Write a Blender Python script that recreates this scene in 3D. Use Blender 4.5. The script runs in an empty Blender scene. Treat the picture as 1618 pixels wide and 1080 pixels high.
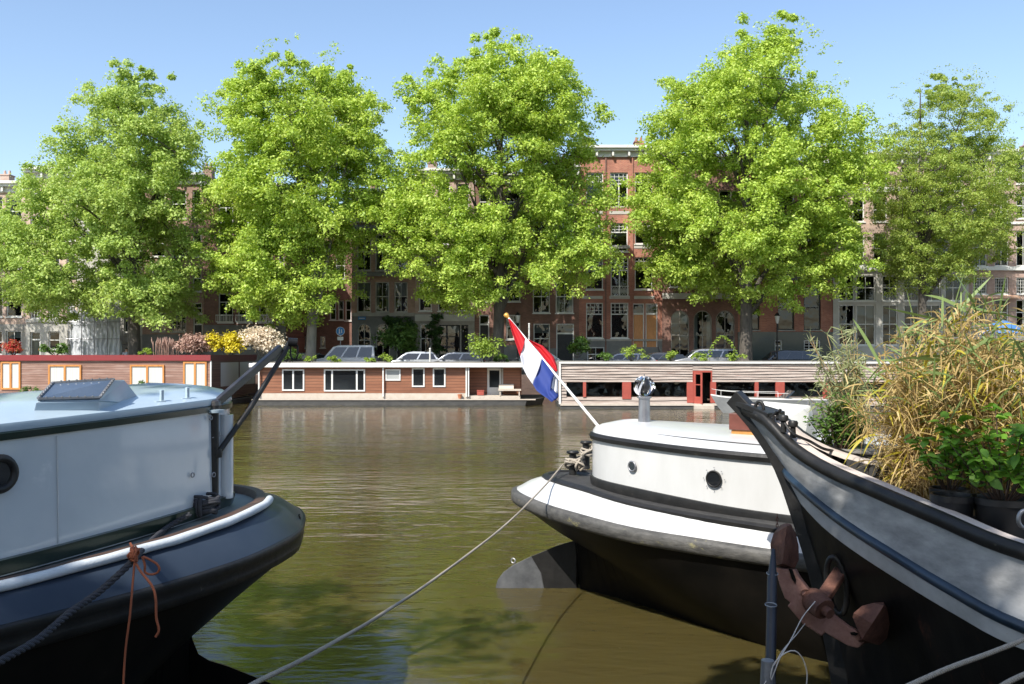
import bpy, math, random
import numpy as np
from mathutils import Vector, Matrix, noise as mnoise
R = math.radians
random.seed(7); RNG = np.random.default_rng(11)

# ------------------------------------------------------------------ camera, world, sun
sc = bpy.context.scene
COL = sc.collection
EYE = 2.9; F = 1438.0; HOR = 556.0
cam_d = bpy.data.cameras.new('camera'); cam = bpy.data.objects.new('camera', cam_d); COL.objects.link(cam)
cam.location = (0, 0, EYE); cam.rotation_euler = (R(90), 0, 0)
cam_d.sensor_width = 36; cam_d.lens = 36 * F / 1618; cam_d.shift_y = (HOR - 540) / 1618
cam_d.clip_start = 0.1; cam_d.clip_end = 3000
sc.camera = cam

SUN = Vector((-0.45, -0.75, 0.98)).normalized()
w = bpy.data.worlds.new('World'); sc.world = w; w.use_nodes = True
nt = w.node_tree; bg = nt.nodes['Background']
sky = nt.nodes.new('ShaderNodeTexSky'); sky.sky_type = 'NISHITA'; sky.sun_disc = False
sky.sun_elevation = math.asin(SUN.z); sky.sun_rotation = math.atan2(SUN.x, SUN.y)
sky.air_density = 1.0; sky.dust_density = 1.0; sky.ozone_density = 1.2
nt.links.new(sky.outputs[0], bg.inputs[0]); bg.inputs[1].default_value = 0.112
sl = bpy.data.lights.new('sun', 'SUN'); sl.energy = 3.5; sl.angle = R(0.5); sl.color = (1, 0.95, 0.87)
so = bpy.data.objects.new('sun', sl); COL.objects.link(so)
so.rotation_euler = SUN.to_track_quat('Z', 'Y').to_euler()
sc.view_settings.view_transform = 'Standard'; sc.view_settings.look = 'None'
sc.view_settings.exposure = 1.05; sc.view_settings.gamma = 1

# ------------------------------------------------------------------ helpers
def wx(px, d): return (px - 809) / F * d
def wz(py, d): return EYE - (py - HOR) / F * d
def P(px, py, d): return Vector((wx(px, d), d, wz(py, d)))

def tag(o, label=None, cat=None, group=None, kind=None):
    if label: o['label'] = label
    if cat: o['category'] = cat
    if group: o['group'] = group
    if kind: o['kind'] = kind
    return o

def thing(name, label, cat, loc=(0, 0, 0), rz=0, group=None):
    o = bpy.data.objects.new(name, None); COL.objects.link(o)
    o.location = loc; o.rotation_euler = (0, 0, rz); o.empty_display_size = 0.3
    return tag(o, label, cat, group)

def kids(o): return [c for c in ALL if c.parent == o]
ALL = []
def dup(root, loc, rz=None, label=None):
    r = root.copy(); COL.objects.link(r); r.location = loc
    if rz is not None: r.rotation_euler = (0, 0, rz)
    if label: r['label'] = label
    for ch in kids(root):
        c = ch.copy(); COL.objects.link(c); c.parent = r
        for g in kids(ch):
            e = g.copy(); COL.objects.link(e); e.parent = c
    return r

class MB:
    def __init__(s): s.v = []; s.f = []; s.m = []; s.mi = 0; s.M = None
    def add(s, vs, fs):
        b = len(s.v)
        if s.M is not None: vs = [tuple(s.M @ Vector(v)) for v in vs]
        s.v += [tuple(v) for v in vs]
        for f in fs: s.f.append(tuple(b + i for i in f)); s.m.append(s.mi)
        return s
    def box(s, x0, x1, y0, y1, z0, z1):
        return s.add([(x0,y0,z0),(x1,y0,z0),(x1,y1,z0),(x0,y1,z0),(x0,y0,z1),(x1,y0,z1),(x1,y1,z1),(x0,y1,z1)],
              [(0,3,2,1),(4,5,6,7),(0,1,5,4),(1,2,6,5),(2,3,7,6),(3,0,4,7)])
    def poly(s, pts): return s.add(pts, [tuple(range(len(pts)))])
    def prism(s, a, b):      # two matching rings
        n = len(a)
        return s.add(list(a) + list(b), [tuple(range(n))[::-1], tuple(range(n, 2*n))] + [(i, (i+1) % n, n+(i+1) % n, n+i) for i in range(n)])
    def grid(s, rows, closed=False):
        n = len(rows[0]); vs = [p for r in rows for p in r]; fs = []
        for i in range(len(rows) - 1):
            for j in range(n if closed else n - 1):
                k = (j + 1) % n
                fs.append((i*n+j, i*n+k, (i+1)*n+k, (i+1)*n+j))
        return s.add(vs, fs)
    def tube(s, pts, r, n=8, closed=False, cap=True):
        pts = [Vector(p) for p in pts]; m = len(pts); rows = []
        rr = r if isinstance(r, (list, tuple)) else [r] * m
        up = None
        for i in range(m):
            if closed: t = pts[(i+1) % m] - pts[i-1]
            else: t = pts[min(i+1, m-1)] - pts[max(i-1, 0)]
            t = t.normalized() if t.length > 1e-9 else Vector((0, 0, 1))
            if up is None:
                up = Vector((0, 0, 1)) if abs(t.z) < .9 else Vector((1, 0, 0))
            a = t.cross(up)
            if a.length < 1e-6: a = t.cross(Vector((1, 0.3, 0)))
            a.normalize(); b = a.cross(t); up = b
            rows.append([pts[i] + (a * math.cos(2*math.pi*k/n) + b * math.sin(2*math.pi*k/n)) * rr[i] for k in range(n)])
        if closed: rows.append(rows[0])
        s.grid(rows, True)
        if cap and not closed:
            s.poly(rows[0]); s.poly(rows[-1][::-1])
        return s
    def bar(s, a, b, wd, ht):
        a = Vector(a); b = Vector(b); t = (b - a).normalized()
        side = t.cross(Vector((0, 0, 1)));
        side = side.normalized() if side.length > 1e-5 else Vector((1, 0, 0))
        u = side.cross(t).normalized()
        ring = lambda p: [p + side*wd/2 + u*ht/2, p - side*wd/2 + u*ht/2, p - side*wd/2 - u*ht/2, p + side*wd/2 - u*ht/2]
        return s.prism(ring(a), ring(b))
    def lathe(s, prof, c=(0, 0, 0), n=20, axis='z'):
        rows = []
        for (r, h) in prof:
            row = []
            for k in range(n):
                a = 2*math.pi*k/n; x, y = r*math.cos(a), r*math.sin(a)
                row.append((c[0]+x, c[1]+y, c[2]+h) if axis == 'z' else (c[0]+x, c[1]+h, c[2]+y))
            rows.append(row)
        s.grid(rows, True); s.poly(rows[0]); s.poly(rows[-1]); return s
    def build(s, name, mat, parent=None, smooth=False, bevel=0, angle=None, solid=0):
        me = bpy.data.meshes.new(name); me.from_pydata(s.v, [], s.f); me.update()
        ms = mat if isinstance(mat, (list, tuple)) else [mat]
        for m in ms: me.materials.append(m)
        if len(ms) > 1: me.polygons.foreach_set('material_index', s.m)
        if smooth: me.polygons.foreach_set('use_smooth', [True] * len(me.polygons))
        if smooth and angle: me.set_sharp_from_angle(angle=R(angle))
        o = bpy.data.objects.new(name, me); COL.objects.link(o); ALL.append(o)
        if parent: o.parent = parent
        if solid:
            q = o.modifiers.new('s', 'SOLIDIFY'); q.thickness = solid; q.offset = 0
        if bevel:
            q = o.modifiers.new('b', 'BEVEL'); q.width = bevel; q.segments = 2; q.limit_method = 'ANGLE'; q.angle_limit = R(35)
        return o

def struct(mb, name, mat, **k): return tag(mb.build(name, mat, **k), kind='structure')

def np_mesh(name, V, nv, mat, parent=None, smooth=False):   # V: (N, nv, 3) separate polygons
    N = V.shape[0]; me = bpy.data.meshes.new(name)
    me.vertices.add(N*nv); me.vertices.foreach_set('co', V.reshape(-1).astype(np.float32))
    me.loops.add(N*nv); me.loops.foreach_set('vertex_index', np.arange(N*nv, dtype=np.int32))
    me.polygons.add(N); me.polygons.foreach_set('loop_start', np.arange(0, N*nv, nv, dtype=np.int32))
    try: me.polygons.foreach_set('loop_total', np.full(N, nv, dtype=np.int32))
    except Exception: pass
    me.update(calc_edges=True); me.validate()
    me.materials.append(mat)
    o = bpy.data.objects.new(name, me); COL.objects.link(o); ALL.append(o)
    if parent: o.parent = parent
    return o

def crom(pts, n):        # catmull-rom resample, by arc length
    pts = [Vector(p) for p in pts]; e = [pts[0]*2 - pts[1]] + pts + [pts[-1]*2 - pts[-2]]; out = []
    for i in range(1, len(e) - 2):
        for k in range(12):
            t = k / 12; a, b, c, d = e[i-1], e[i], e[i+1], e[i+2]
            out.append(0.5*((2*b) + (c-a)*t + (2*a-5*b+4*c-d)*t*t + (3*b-a-3*c+d)*t**3))
    out.append(pts[-1])
    L = [0]
    for i in range(1, len(out)): L.append(L[-1] + (out[i]-out[i-1]).length)
    res = []; j = 0
    for k in range(n):
        t = L[-1]*k/(n-1)
        while j < len(L) - 2 and L[j+1] < t: j += 1
        f = (t - L[j]) / max(1e-9, L[j+1]-L[j]); res.append(out[j].lerp(out[j+1], min(1, f)))
    return res

# ------------------------------------------------------------------ materials
def newmat(name):
    m = bpy.data.materials.new(name); m.use_nodes = True
    n = m.node_tree.nodes; b = n['Principled BSDF']; return m, m.node_tree, b
def N(nt, t, **k):
    n = nt.nodes.new(t)
    for a, v in k.items(): setattr(n, a, v)
    return n
def mat(name, c, rough=.6, metal=0, c2=None, sc_=3.0, mscale=(1, 1, 1), bump=0, bscale=None, spec=.5, c3=None, thr=.62, sc3=1.2, coat=0, detail=5):
    m, nt, b = newmat(name); L = nt.links
    b.inputs['Roughness'].default_value = rough; b.inputs['Metallic'].default_value = metal
    b.inputs['Specular IOR Level'].default_value = spec
    if coat: b.inputs['Coat Weight'].default_value = coat; b.inputs['Coat Roughness'].default_value = .08
    b.inputs['Base Color'].default_value = (*c, 1)
    if c2 or bump or c3:
        tc = N(nt, 'ShaderNodeTexCoord'); mp = N(nt, 'ShaderNodeMapping'); mp.inputs['Scale'].default_value = mscale
        L.new(tc.outputs['Object'], mp.inputs[0])
    col = None
    if c2:
        nz = N(nt, 'ShaderNodeTexNoise'); nz.inputs['Scale'].default_value = sc_; nz.inputs['Detail'].default_value = detail; nz.inputs['Roughness'].default_value = .65
        L.new(mp.outputs[0], nz.inputs[0])
        r = N(nt, 'ShaderNodeValToRGB'); r.color_ramp.elements[0].position = .3; r.color_ramp.elements[1].position = .7
        r.color_ramp.elements[0].color = (*c, 1); r.color_ramp.elements[1].color = (*c2, 1)
        L.new(nz.outputs[0], r.inputs[0]); col = r.outputs[0]
    if c3:
        nz3 = N(nt, 'ShaderNodeTexNoise'); nz3.inputs['Scale'].default_value = sc3; nz3.inputs['Detail'].default_value = 8; nz3.inputs['Roughness'].default_value = .7
        L.new(mp.outputs[0], nz3.inputs[0])
        r3 = N(nt, 'ShaderNodeValToRGB'); r3.color_ramp.elements[0].position = thr; r3.color_ramp.elements[1].position = thr + .08
        L.new(nz3.outputs[0], r3.inputs[0])
        mx = N(nt, 'ShaderNodeMixRGB'); L.new(r3.outputs[0], mx.inputs[0])
        if col: L.new(col, mx.inputs[1])
        else: mx.inputs[1].default_value = (*c, 1)
        mx.inputs[2].default_value = (*c3, 1); col = mx.outputs[0]
    if col: L.new(col, b.inputs['Base Color'])
    if bump:
        nb = N(nt, 'ShaderNodeTexNoise'); nb.inputs['Scale'].default_value = bscale or sc_*4; nb.inputs['Detail'].default_value = 4
        L.new(mp.outputs[0], nb.inputs[0])
        bp = N(nt, 'ShaderNodeBump'); bp.inputs['Strength'].default_value = 1; bp.inputs['Distance'].default_value = bump
        L.new(nb.outputs[0], bp.inputs['Height']); L.new(bp.outputs[0], b.inputs['Normal'])
    return m

def brick(name, c1, c2, mortar, sootc=None):
    m, nt, b = newmat(name); L = nt.links
    tc = N(nt, 'ShaderNodeTexCoord'); sp = N(nt, 'ShaderNodeSeparateXYZ'); cb = N(nt, 'ShaderNodeCombineXYZ')
    L.new(tc.outputs['Object'], sp.inputs[0]); L.new(sp.outputs[0], cb.inputs[0]); L.new(sp.outputs[2], cb.inputs[1])
    br = N(nt, 'ShaderNodeTexBrick'); L.new(cb.outputs[0], br.inputs[0])
    br.inputs['Color1'].default_value = (*c1, 1); br.inputs['Color2'].default_value = (*c2, 1); br.inputs['Mortar'].default_value = (*mortar, 1)
    br.inputs['Scale'].default_value = 1; br.inputs['Brick Width'].default_value = .22; br.inputs['Row Height'].default_value = .075; br.inputs['Mortar Size'].default_value = .008
    nz = N(nt, 'ShaderNodeTexNoise'); nz.inputs['Scale'].default_value = .7; nz.inputs['Detail'].default_value = 7
    L.new(cb.outputs[0], nz.inputs[0])
    mx = N(nt, 'ShaderNodeMixRGB', blend_type='MULTIPLY'); mx.inputs[0].default_value = 1
    r = N(nt, 'ShaderNodeValToRGB'); r.color_ramp.elements[0].position = .3; r.color_ramp.elements[1].position = .7
    r.color_ramp.elements[0].color = (.7, .68, .68, 1); r.color_ramp.elements[1].color = (1.3, 1.25, 1.2, 1)
    L.new(nz.outputs[0], r.inputs[0]); L.new(br.outputs[0], mx.inputs[1]); L.new(r.outputs[0], mx.inputs[2])
    L.new(mx.outputs[0], b.inputs['Base Color']); b.inputs['Roughness'].default_value = .85
    return m

def boards(name, c1, c2, c3, h=.14, gap=.1, dark=.25, rough=.6):     # horizontal planks: each plank its own tone
    m, nt, b = newmat(name); L = nt.links
    tc = N(nt, 'ShaderNodeTexCoord'); sp = N(nt, 'ShaderNodeSeparateXYZ'); L.new(tc.outputs['Object'], sp.inputs[0])
    dv = N(nt, 'ShaderNodeMath', operation='DIVIDE'); dv.inputs[1].default_value = h; L.new(sp.outputs[2], dv.inputs[0])
    fr = N(nt, 'ShaderNodeMath', operation='FRACT'); L.new(dv.outputs[0], fr.inputs[0])
    fl = N(nt, 'ShaderNodeMath', operation='FLOOR'); L.new(dv.outputs[0], fl.inputs[0])
    cb = N(nt, 'ShaderNodeCombineXYZ'); ml = N(nt, 'ShaderNodeMath', operation='MULTIPLY'); ml.inputs[1].default_value = .45
    L.new(sp.outputs[0], ml.inputs[0]); L.new(ml.outputs[0], cb.inputs[0])
    m5 = N(nt, 'ShaderNodeMath', operation='MULTIPLY'); m5.inputs[1].default_value = 7.3; L.new(fl.outputs[0], m5.inputs[0])
    L.new(m5.outputs[0], cb.inputs[1])
    m6 = N(nt, 'ShaderNodeMath', operation='MULTIPLY'); m6.inputs[1].default_value = 6; L.new(sp.outputs[2], m6.inputs[0]); L.new(m6.outputs[0], cb.inputs[2])
    nz = N(nt, 'ShaderNodeTexNoise'); nz.inputs['Scale'].default_value = 1; nz.inputs['Detail'].default_value = 6; nz.inputs['Roughness'].default_value = .7
    L.new(cb.outputs[0], nz.inputs[0])
    r = N(nt, 'ShaderNodeValToRGB'); e = r.color_ramp.elements; e[0].position = .3; e[0].color = (*c1, 1); e[1].position = .72; e[1].color = (*c3, 1)
    k = e.new(.5); k.color = (*c2, 1)
    L.new(nz.outputs[0], r.inputs[0])
    gt = N(nt, 'ShaderNodeMath', operation='LESS_THAN'); gt.inputs[1].default_value = gap; L.new(fr.outputs[0], gt.inputs[0])
    mx = N(nt, 'ShaderNodeMixRGB'); L.new(gt.outputs[0], mx.inputs[0]); L.new(r.outputs[0], mx.inputs[1])
    mx.inputs[2].default_value = (c1[0]*dark, c1[1]*dark, c1[2]*dark, 1)
    L.new(mx.outputs[0], b.inputs['Base Color']); b.inputs['Roughness'].default_value = rough
    return m

def leafmat(name, c1, c2, c3, trans=.4, rough=.5, hue_scale=.5):
    m, nt, b = newmat(name); L = nt.links
    g = N(nt, 'ShaderNodeNewGeometry'); r = N(nt, 'ShaderNodeValToRGB'); e = r.color_ramp.elements
    tc = N(nt, 'ShaderNodeTexCoord'); nz = N(nt, 'ShaderNodeTexNoise'); nz.inputs['Scale'].default_value = hue_scale; nz.inputs['Detail'].default_value = 2
    L.new(tc.outputs['Object'], nz.inputs[0])
    ad = N(nt, 'ShaderNodeMath', operation='MULTIPLY_ADD'); ad.inputs[1].default_value = .5; L.new(g.outputs['Random Per Island'], ad.inputs[0])
    ad2 = N(nt, 'ShaderNodeMath', operation='MULTIPLY'); ad2.inputs[1].default_value = .5; L.new(nz.outputs[0], ad2.inputs[0]); L.new(ad2.outputs[0], ad.inputs[2])
    e[0].position = .1; e[0].color = (*c1, 1); e[1].position = .9; e[1].color = (*c3, 1); k = e.new(.5); k.color = (*c2, 1)
    L.new(ad.outputs[0], r.inputs[0]); L.new(r.outputs[0], b.inputs['Base Color'])
    b.inputs['Roughness'].default_value = rough; b.inputs['Specular IOR Level'].default_value = .35
    t = N(nt, 'ShaderNodeBsdfTranslucent'); hs = N(nt, 'ShaderNodeHueSaturation'); hs.inputs['Saturation'].default_value = 1.1; hs.inputs['Value'].default_value = 1.25; hs.inputs['Hue'].default_value = .49
    L.new(r.outputs[0], hs.inputs['Color']); L.new(hs.outputs[0], t.inputs[0])
    mx = N(nt, 'ShaderNodeMixShader'); mx.inputs[0].default_value = trans
    L.new(b.outputs[0], mx.inputs[1]); L.new(t.outputs[0], mx.inputs[2]); L.new(mx.outputs[0], nt.nodes['Material Output'].inputs[0])
    return m

def glass(name, tint=(.75, .8, .8), gl=1.0, rough=.01):
    m, nt, b = newmat(name); L = nt.links; nt.nodes.remove(b)
    tr = N(nt, 'ShaderNodeBsdfTransparent'); tr.inputs[0].default_value = (*tint, 1)
    gs = N(nt, 'ShaderNodeBsdfGlossy'); gs.inputs['Roughness'].default_value = rough
    fr = N(nt, 'ShaderNodeFresnel'); fr.inputs[0].default_value = 1.6
    mu = N(nt, 'ShaderNodeMath', operation='MULTIPLY'); mu.inputs[1].default_value = gl; mu.use_clamp = True
    tc = N(nt, 'ShaderNodeTexCoord'); nz = N(nt, 'ShaderNodeTexNoise'); nz.inputs['Scale'].default_value = .9
    bp = N(nt, 'ShaderNodeBump'); bp.inputs['Distance'].default_value = .03; L.new(tc.outputs['Object'], nz.inputs[0]); L.new(nz.outputs[0], bp.inputs['Height']); L.new(bp.outputs[0], gs.inputs['Normal'])
    mx = N(nt, 'ShaderNodeMixShader'); L.new(fr.outputs[0], mu.inputs[0]); L.new(mu.outputs[0], mx.inputs[0])
    L.new(tr.outputs[0], mx.inputs[1]); L.new(gs.outputs[0], mx.inputs[2]); L.new(mx.outputs[0], nt.nodes['Material Output'].inputs[0])
    return m

M = {}
M['white'] = mat('white_paint', (.72, .72, .69), .5, c2=(.6, .59, .55), sc_=2, c3=(.4, .35, .28), thr=.66, sc3=3)
M['white_gloss'] = mat('white_boat_paint', (.56, .56, .55), .32, c2=(.49, .49, .475), sc_=1.3, coat=.3, mscale=(2.5, 2.5, .7), c3=(.44, .38, .28), thr=.7, sc3=2.2, bump=.0015, bscale=2.5)
M['pale_blue'] = mat('pale_blue_paint', (.52, .56, .58), .22, c2=(.44, .49, .52), sc_=1.1, coat=.9, c3=(.6, .63, .64), thr=.64, sc3=1.2, bump=.02, bscale=1.3)
M['pale_trim'] = mat('pale_blue_trim', (.40, .49, .56), .28, c2=(.34, .43, .5), sc_=3, coat=.4)
M['green_dark'] = mat('dark_green_paint', (.01, .025, .018), .3, c2=(.025, .035, .028), sc_=6, coat=.3)
M['navy'] = mat('navy_paint', (.02, .03, .048), .36, c2=(.032, .044, .064), sc_=2, spec=.35, c3=(.1, .11, .12), thr=.72, sc3=6, bump=.002, bscale=3)
M['black'] = mat('black_paint', (.010, .010, .010), .45, c2=(.022, .021, .02), sc_=5, spec=.35, c3=(.09, .08, .065), thr=.64, sc3=9, bump=.004, bscale=14)
M['black_hull'] = mat('black_hull_paint', (.004, .004, .004), .42, c2=(.012, .010, .008), sc_=2, spec=.12, c3=(.04, .03, .02), thr=.68, sc3=4)
M['belt_worn'] = mat('worn_belting', (.035, .034, .032), .6, c2=(.11, .105, .095), sc_=6, mscale=(1, 1, 2.5), c3=(.22, .2, .1), thr=.6, sc3=3.5, bump=.004, bscale=20)
M['deck_black'] = mat('deck_tar', (.02, .02, .021), .75, c2=(.05, .048, .045), sc_=9, bump=.002, bscale=60)
M['deck_green'] = mat('grey_green_deck', (.14, .17, .16), .6, c2=(.2, .22, .2), sc_=4)
M['wood_rail'] = mat('brown_wood', (.035, .02, .014), .55, c2=(.1, .055, .035), sc_=4, mscale=(1, 6, 6))
M['varnish'] = mat('varnished_wood', (.30, .11, .03), .3, c2=(.42, .18, .05), sc_=3, mscale=(5, 5, 1), coat=.4)
M['teak'] = mat('teak_door', (.42, .17, .04), .4, c2=(.6, .27, .08), sc_=3, mscale=(6, 6, 1))
M['rope_grey'] = None
M['chrome'] = mat('polished_steel', (.75, .75, .77), .12, 1.0)
M['steel'] = mat('galvanised_steel', (.35, .35, .36), .45, .7, c2=(.22, .22, .23), sc_=8)
M['rust'] = mat('rusty_iron', (.07, .028, .018), .75, .1, c2=(.17, .075, .05), sc_=9, c3=(.25, .14, .11), thr=.64, sc3=9, bump=.006, bscale=45)
M['rust_light'] = mat('rusty_iron_face', (.22, .105, .08), .7, .1, c2=(.36, .2, .155), sc_=9, c3=(.1, .04, .025), thr=.6, sc3=10, bump=.004, bscale=50)
M['glass'] = glass('window_glass', (.5, .55, .55), 1.0)
M['glass_dark'] = mat('dark_glass', (.012, .014, .016), .06, spec=.9)
M['glass_sky'] = mat('skylight_glass', (.05, .08, .13), .12, c2=(.09, .12, .17), sc_=2, spec=.9)
M['interior'] = mat('room_interior', (.012, .011, .01), .9, c2=(.04, .032, .026), sc_=.7)
M['curtain'] = mat('white_curtain', (.58, .58, .54), .8, c2=(.48, .48, .45), sc_=2, mscale=(8, 8, .3))
M['curtain2'] = mat('grey_blind', (.35, .36, .35), .8)
M['stone'] = mat('grey_stone', (.27, .25, .22), .85, c2=(.4, .37, .33), sc_=1.5, bump=.004)
M['stone_dark'] = mat('dark_stone', (.13, .13, .125), .8, c2=(.22, .21, .2), sc_=1.5)
M['stone_light'] = mat('pale_stone', (.42, .4, .36), .8, c2=(.52, .5, .45), sc_=1.5)
M['slate'] = mat('roof_slate', (.05, .05, .055), .7, c2=(.09, .09, .09), sc_=5)
M['brick_red'] = brick('red_brick', (.34, .115, .075), (.43, .17, .11), (.3, .24, .2))
M['brick_dark'] = brick('dark_brick', (.17, .08, .06), (.24, .115, .085), (.17, .145, .125))
M['brick_brown'] = brick('brown_brick', (.28, .16, .12), (.36, .22, .17), (.28, .24, .2))
M['brick_mauve'] = brick('mauve_brick', (.36, .24, .2), (.44, .31, .27), (.38, .34, .3))
M['brick_pink'] = brick('pink_brick', (.44, .3, .24), (.5, .37, .3), (.46, .42, .37))
M['bark'] = mat('tree_bark', (.05, .042, .035), .9, c2=(.12, .105, .085), sc_=2.5, mscale=(3, 3, .6), bump=.03, bscale=6)
M['bark_pale'] = mat('pale_bark', (.16, .15, .13), .9, c2=(.27, .25, .21), sc_=2, mscale=(2, 2, .6), bump=.02, bscale=6)
M['leaf_elm'] = leafmat('elm_leaves', (.23, .36, .055), (.39, .53, .085), (.62, .71, .18), .38, hue_scale=.35)
M['leaf_elm_pale'] = leafmat('pale_elm_leaves', (.24, .36, .085), (.38, .51, .12), (.58, .67, .21), .38, hue_scale=.35)
M['leaf_acacia'] = leafmat('fine_leaves', (.19, .30, .06), (.32, .42, .09), (.52, .57, .14), .45, hue_scale=.3)
M['leaf_green'] = leafmat('shrub_leaves', (.05, .11, .02), (.09, .17, .03), (.15, .24, .05), .3)
M['leaf_lime'] = leafmat('lime_leaves', (.15, .24, .03), (.24, .34, .05), (.34, .42, .08), .35)
M['leaf_ivy'] = leafmat('ivy_leaves', (.025, .06, .015), (.045, .1, .02), (.09, .16, .03), .25)
M['leaf_yellow'] = leafmat('yellow_flowers', (.35, .33, .02), (.6, .5, .02), (.7, .6, .05), .25)
M['leaf_cream'] = leafmat('cream_blossom', (.5, .42, .28), (.7, .6, .45), (.78, .72, .58), .3)
M['leaf_pink'] = leafmat('dusty_pink_plumes', (.3, .18, .14), (.42, .27, .21), (.5, .36, .28), .3)
M['leaf_red'] = leafmat('red_flowers', (.4, .03, .03), (.5, .08, .06), (.12, .2, .04), .3)
M['leaf_hyd'] = leafmat('hydrangea_leaves', (.08, .2, .025), (.14, .3, .035), (.25, .42, .06), .35, .4, 2)
M['leaf_dry'] = leafmat('dry_bamboo_leaves', (.30, .20, .07), (.48, .35, .14), (.62, .50, .24), .25, .6, 3)
M['leaf_dryy'] = leafmat('yellow_bamboo_leaves', (.45, .36, .04), (.52, .45, .06), (.35, .38, .06), .35, .5, 3)
M['leaf_bamg'] = leafmat('green_bamboo_leaves', (.14, .2, .06), (.2, .28, .09), (.28, .36, .13), .3, .5, 3)
M['cane'] = mat('dry_bamboo_cane', (.30, .2, .09), .55, c2=(.5, .37, .2), sc_=6, mscale=(1, 1, 3))
M['soil'] = mat('potting_soil', (.03, .022, .015), .95, c2=(.06, .045, .03), sc_=20, bump=.02)
M['terracotta'] = mat('terracotta', (.4, .15, .07), .8)
M['plastic_black'] = mat('black_plastic', (.015, .015, .016), .35)
M['cedar'] = boards('cedar_boards', (.17, .09, .065), (.27, .155, .115), (.42, .31, .26), .13, .09, .3)
M['cedar_shade'] = boards('cedar_boards_painted_shade', (.07, .04, .032), (.1, .055, .045), (.14, .09, .075), .13, .09, .3)  # darker copy of the cedar for the end wall: shade put into the colour
M['redwood'] = boards('redwood_boards', (.15, .058, .028), (.23, .09, .045), (.31, .14, .075), .16, .1, .3)
M['clap'] = mat('weathered_boards', (.22, .165, .135), .8, c2=(.44, .38, .33), sc_=2.2, mscale=(.5, 1, 8), c3=(.25, .12, .1), thr=.6, sc3=1.6)
M['red_paint'] = mat('red_paint', (.36, .07, .045), .6, c2=(.26, .05, .035), sc_=4)
M['red_fascia'] = mat('dark_red_fascia', (.24, .022, .026), .5, c2=(.2, .03, .03), sc_=2)
M['maroon_and_shaded_red'] = mat('maroon_and_shaded_red', (.08, .02, .022), .5)
M['gravel_roof'] = mat('roof_felt', (.2, .19, .17), .95, c2=(.3, .28, .25), sc_=12)
M['concrete'] = mat('hull_concrete', (.035, .035, .035), .85, c2=(.08, .078, .072), sc_=2, mscale=(1, 1, 3))
M['deck_board'] = mat('bleached_deck', (.42, .36, .29), .8, c2=(.52, .46, .39), sc_=3, mscale=(1, 6, 1))
M['tyre'] = mat('tyre_rubber', (.015, .015, .015), .8)
M['alu'] = mat('wheel_alloy', (.5, .5, .5), .35, .8)
M['lampg'] = mat('headlamp_glass', (.6, .62, .65), .15)
M['tail'] = mat('tail_lamp_red', (.4, .02, .02), .2)
M['cobble'] = mat('paving', (.13, .12, .115), .85, c2=(.2, .18, .17), sc_=14)
M['quay'] = brick('quay_brick', (.1, .06, .05), (.14, .09, .07), (.1, .09, .08))
M['flag_red'] = leafmat('flag_red', (.55, .02, .03), (.62, .025, .035), (.66, .03, .04), .35, .7)
M['flag_white'] = leafmat('flag_white', (.68, .68, .72), (.74, .74, .77), (.78, .78, .8), .35, .7)
M['flag_blue'] = leafmat('flag_blue', (.03, .055, .24), (.035, .065, .28), (.04, .075, .32), .3, .7)
M['pole_white'] = mat('pole_paint', (.75, .73, .7), .4)
M['gold'] = mat('gold_knob', (.6, .33, .07), .35, .3)
M['sign_blue'] = mat('sign_blue', (.02, .2, .5), .4)
M['sheet'] = mat('scaffold_sheeting', (.6, .62, .64), .7, c2=(.42, .44, .47), sc_=1.2, bump=.05, bscale=2)
M['skin'] = mat('skin', (.55, .3, .22), .6)
M['shirt'] = mat('pale_shirt', (.5, .52, .58), .8)
M['hair'] = mat('dark_hair', (.04, .025, .02), .7)
M['umbrella'] = mat('blue_canvas', (.05, .16, .38), .8)
M['awning'] = mat('orange_awning', (.6, .25, .1), .8, c2=(.7, .6, .5), sc_=1, mscale=(14, 1, 1))
M['tarp'] = mat('turquoise_tarp', (.05, .35, .42), .6)

def ropemat(name, c1, c2, tw=60):
    m, nt, b = newmat(name); L = nt.links
    tc = N(nt, 'ShaderNodeTexCoord'); wv = N(nt, 'ShaderNodeTexWave', wave_type='BANDS', bands_direction='DIAGONAL'); wv.inputs['Scale'].default_value = tw; wv.inputs['Distortion'].default_value = 2; wv.inputs['Detail'].default_value = 2
    L.new(tc.outputs['Object'], wv.inputs[0]); r = N(nt, 'ShaderNodeValToRGB'); r.color_ramp.elements[0].color = (*c1, 1); r.color_ramp.elements[1].color = (*c2, 1)
    L.new(wv.outputs[0], r.inputs[0]); L.new(r.outputs[0], b.inputs['Base Color']); b.inputs['Roughness'].default_value = .85
    return m
M['rope_pale'] = ropemat('pale_rope', (.2, .17, .13), (.45, .4, .33))
M['rope_dark'] = ropemat('grey_rope', (.06, .055, .05), (.2, .19, .17))
M['rope_black'] = ropemat('black_rope', (.008, .008, .011), (.055, .058, .07))
M['rope_orange'] = ropemat('orange_rope', (.2, .05, .02), (.42, .13, .06), 120)
M['twine'] = mat('white_twine', (.55, .5, .45), .8)

# weathered grey bow paint: pale plating streaks, part wear, part painted water reflections
M['bow_grey'] = mat('weathered_grey_caustics', (.12, .125, .13), .34, c2=(.46, .46, .455), sc_=2.6, mscale=(.7, .7, 1.6), c3=(.55, .54, .5), thr=.6, sc3=1.5, coat=.15, detail=8, bump=.006, bscale=3.5)
M['bow_pale'] = mat('chalky_white_paint', (.3, .3, .3), .5, c2=(.5, .5, .5), sc_=3, c3=(.25, .1, .04), thr=.7, sc3=6)
M['rail_pink'] = mat('faded_rail_paint', (.5, .42, .37), .7, c2=(.6, .53, .48), sc_=8, c3=(.2, .1, .06), thr=.63, sc3=12)

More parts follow.
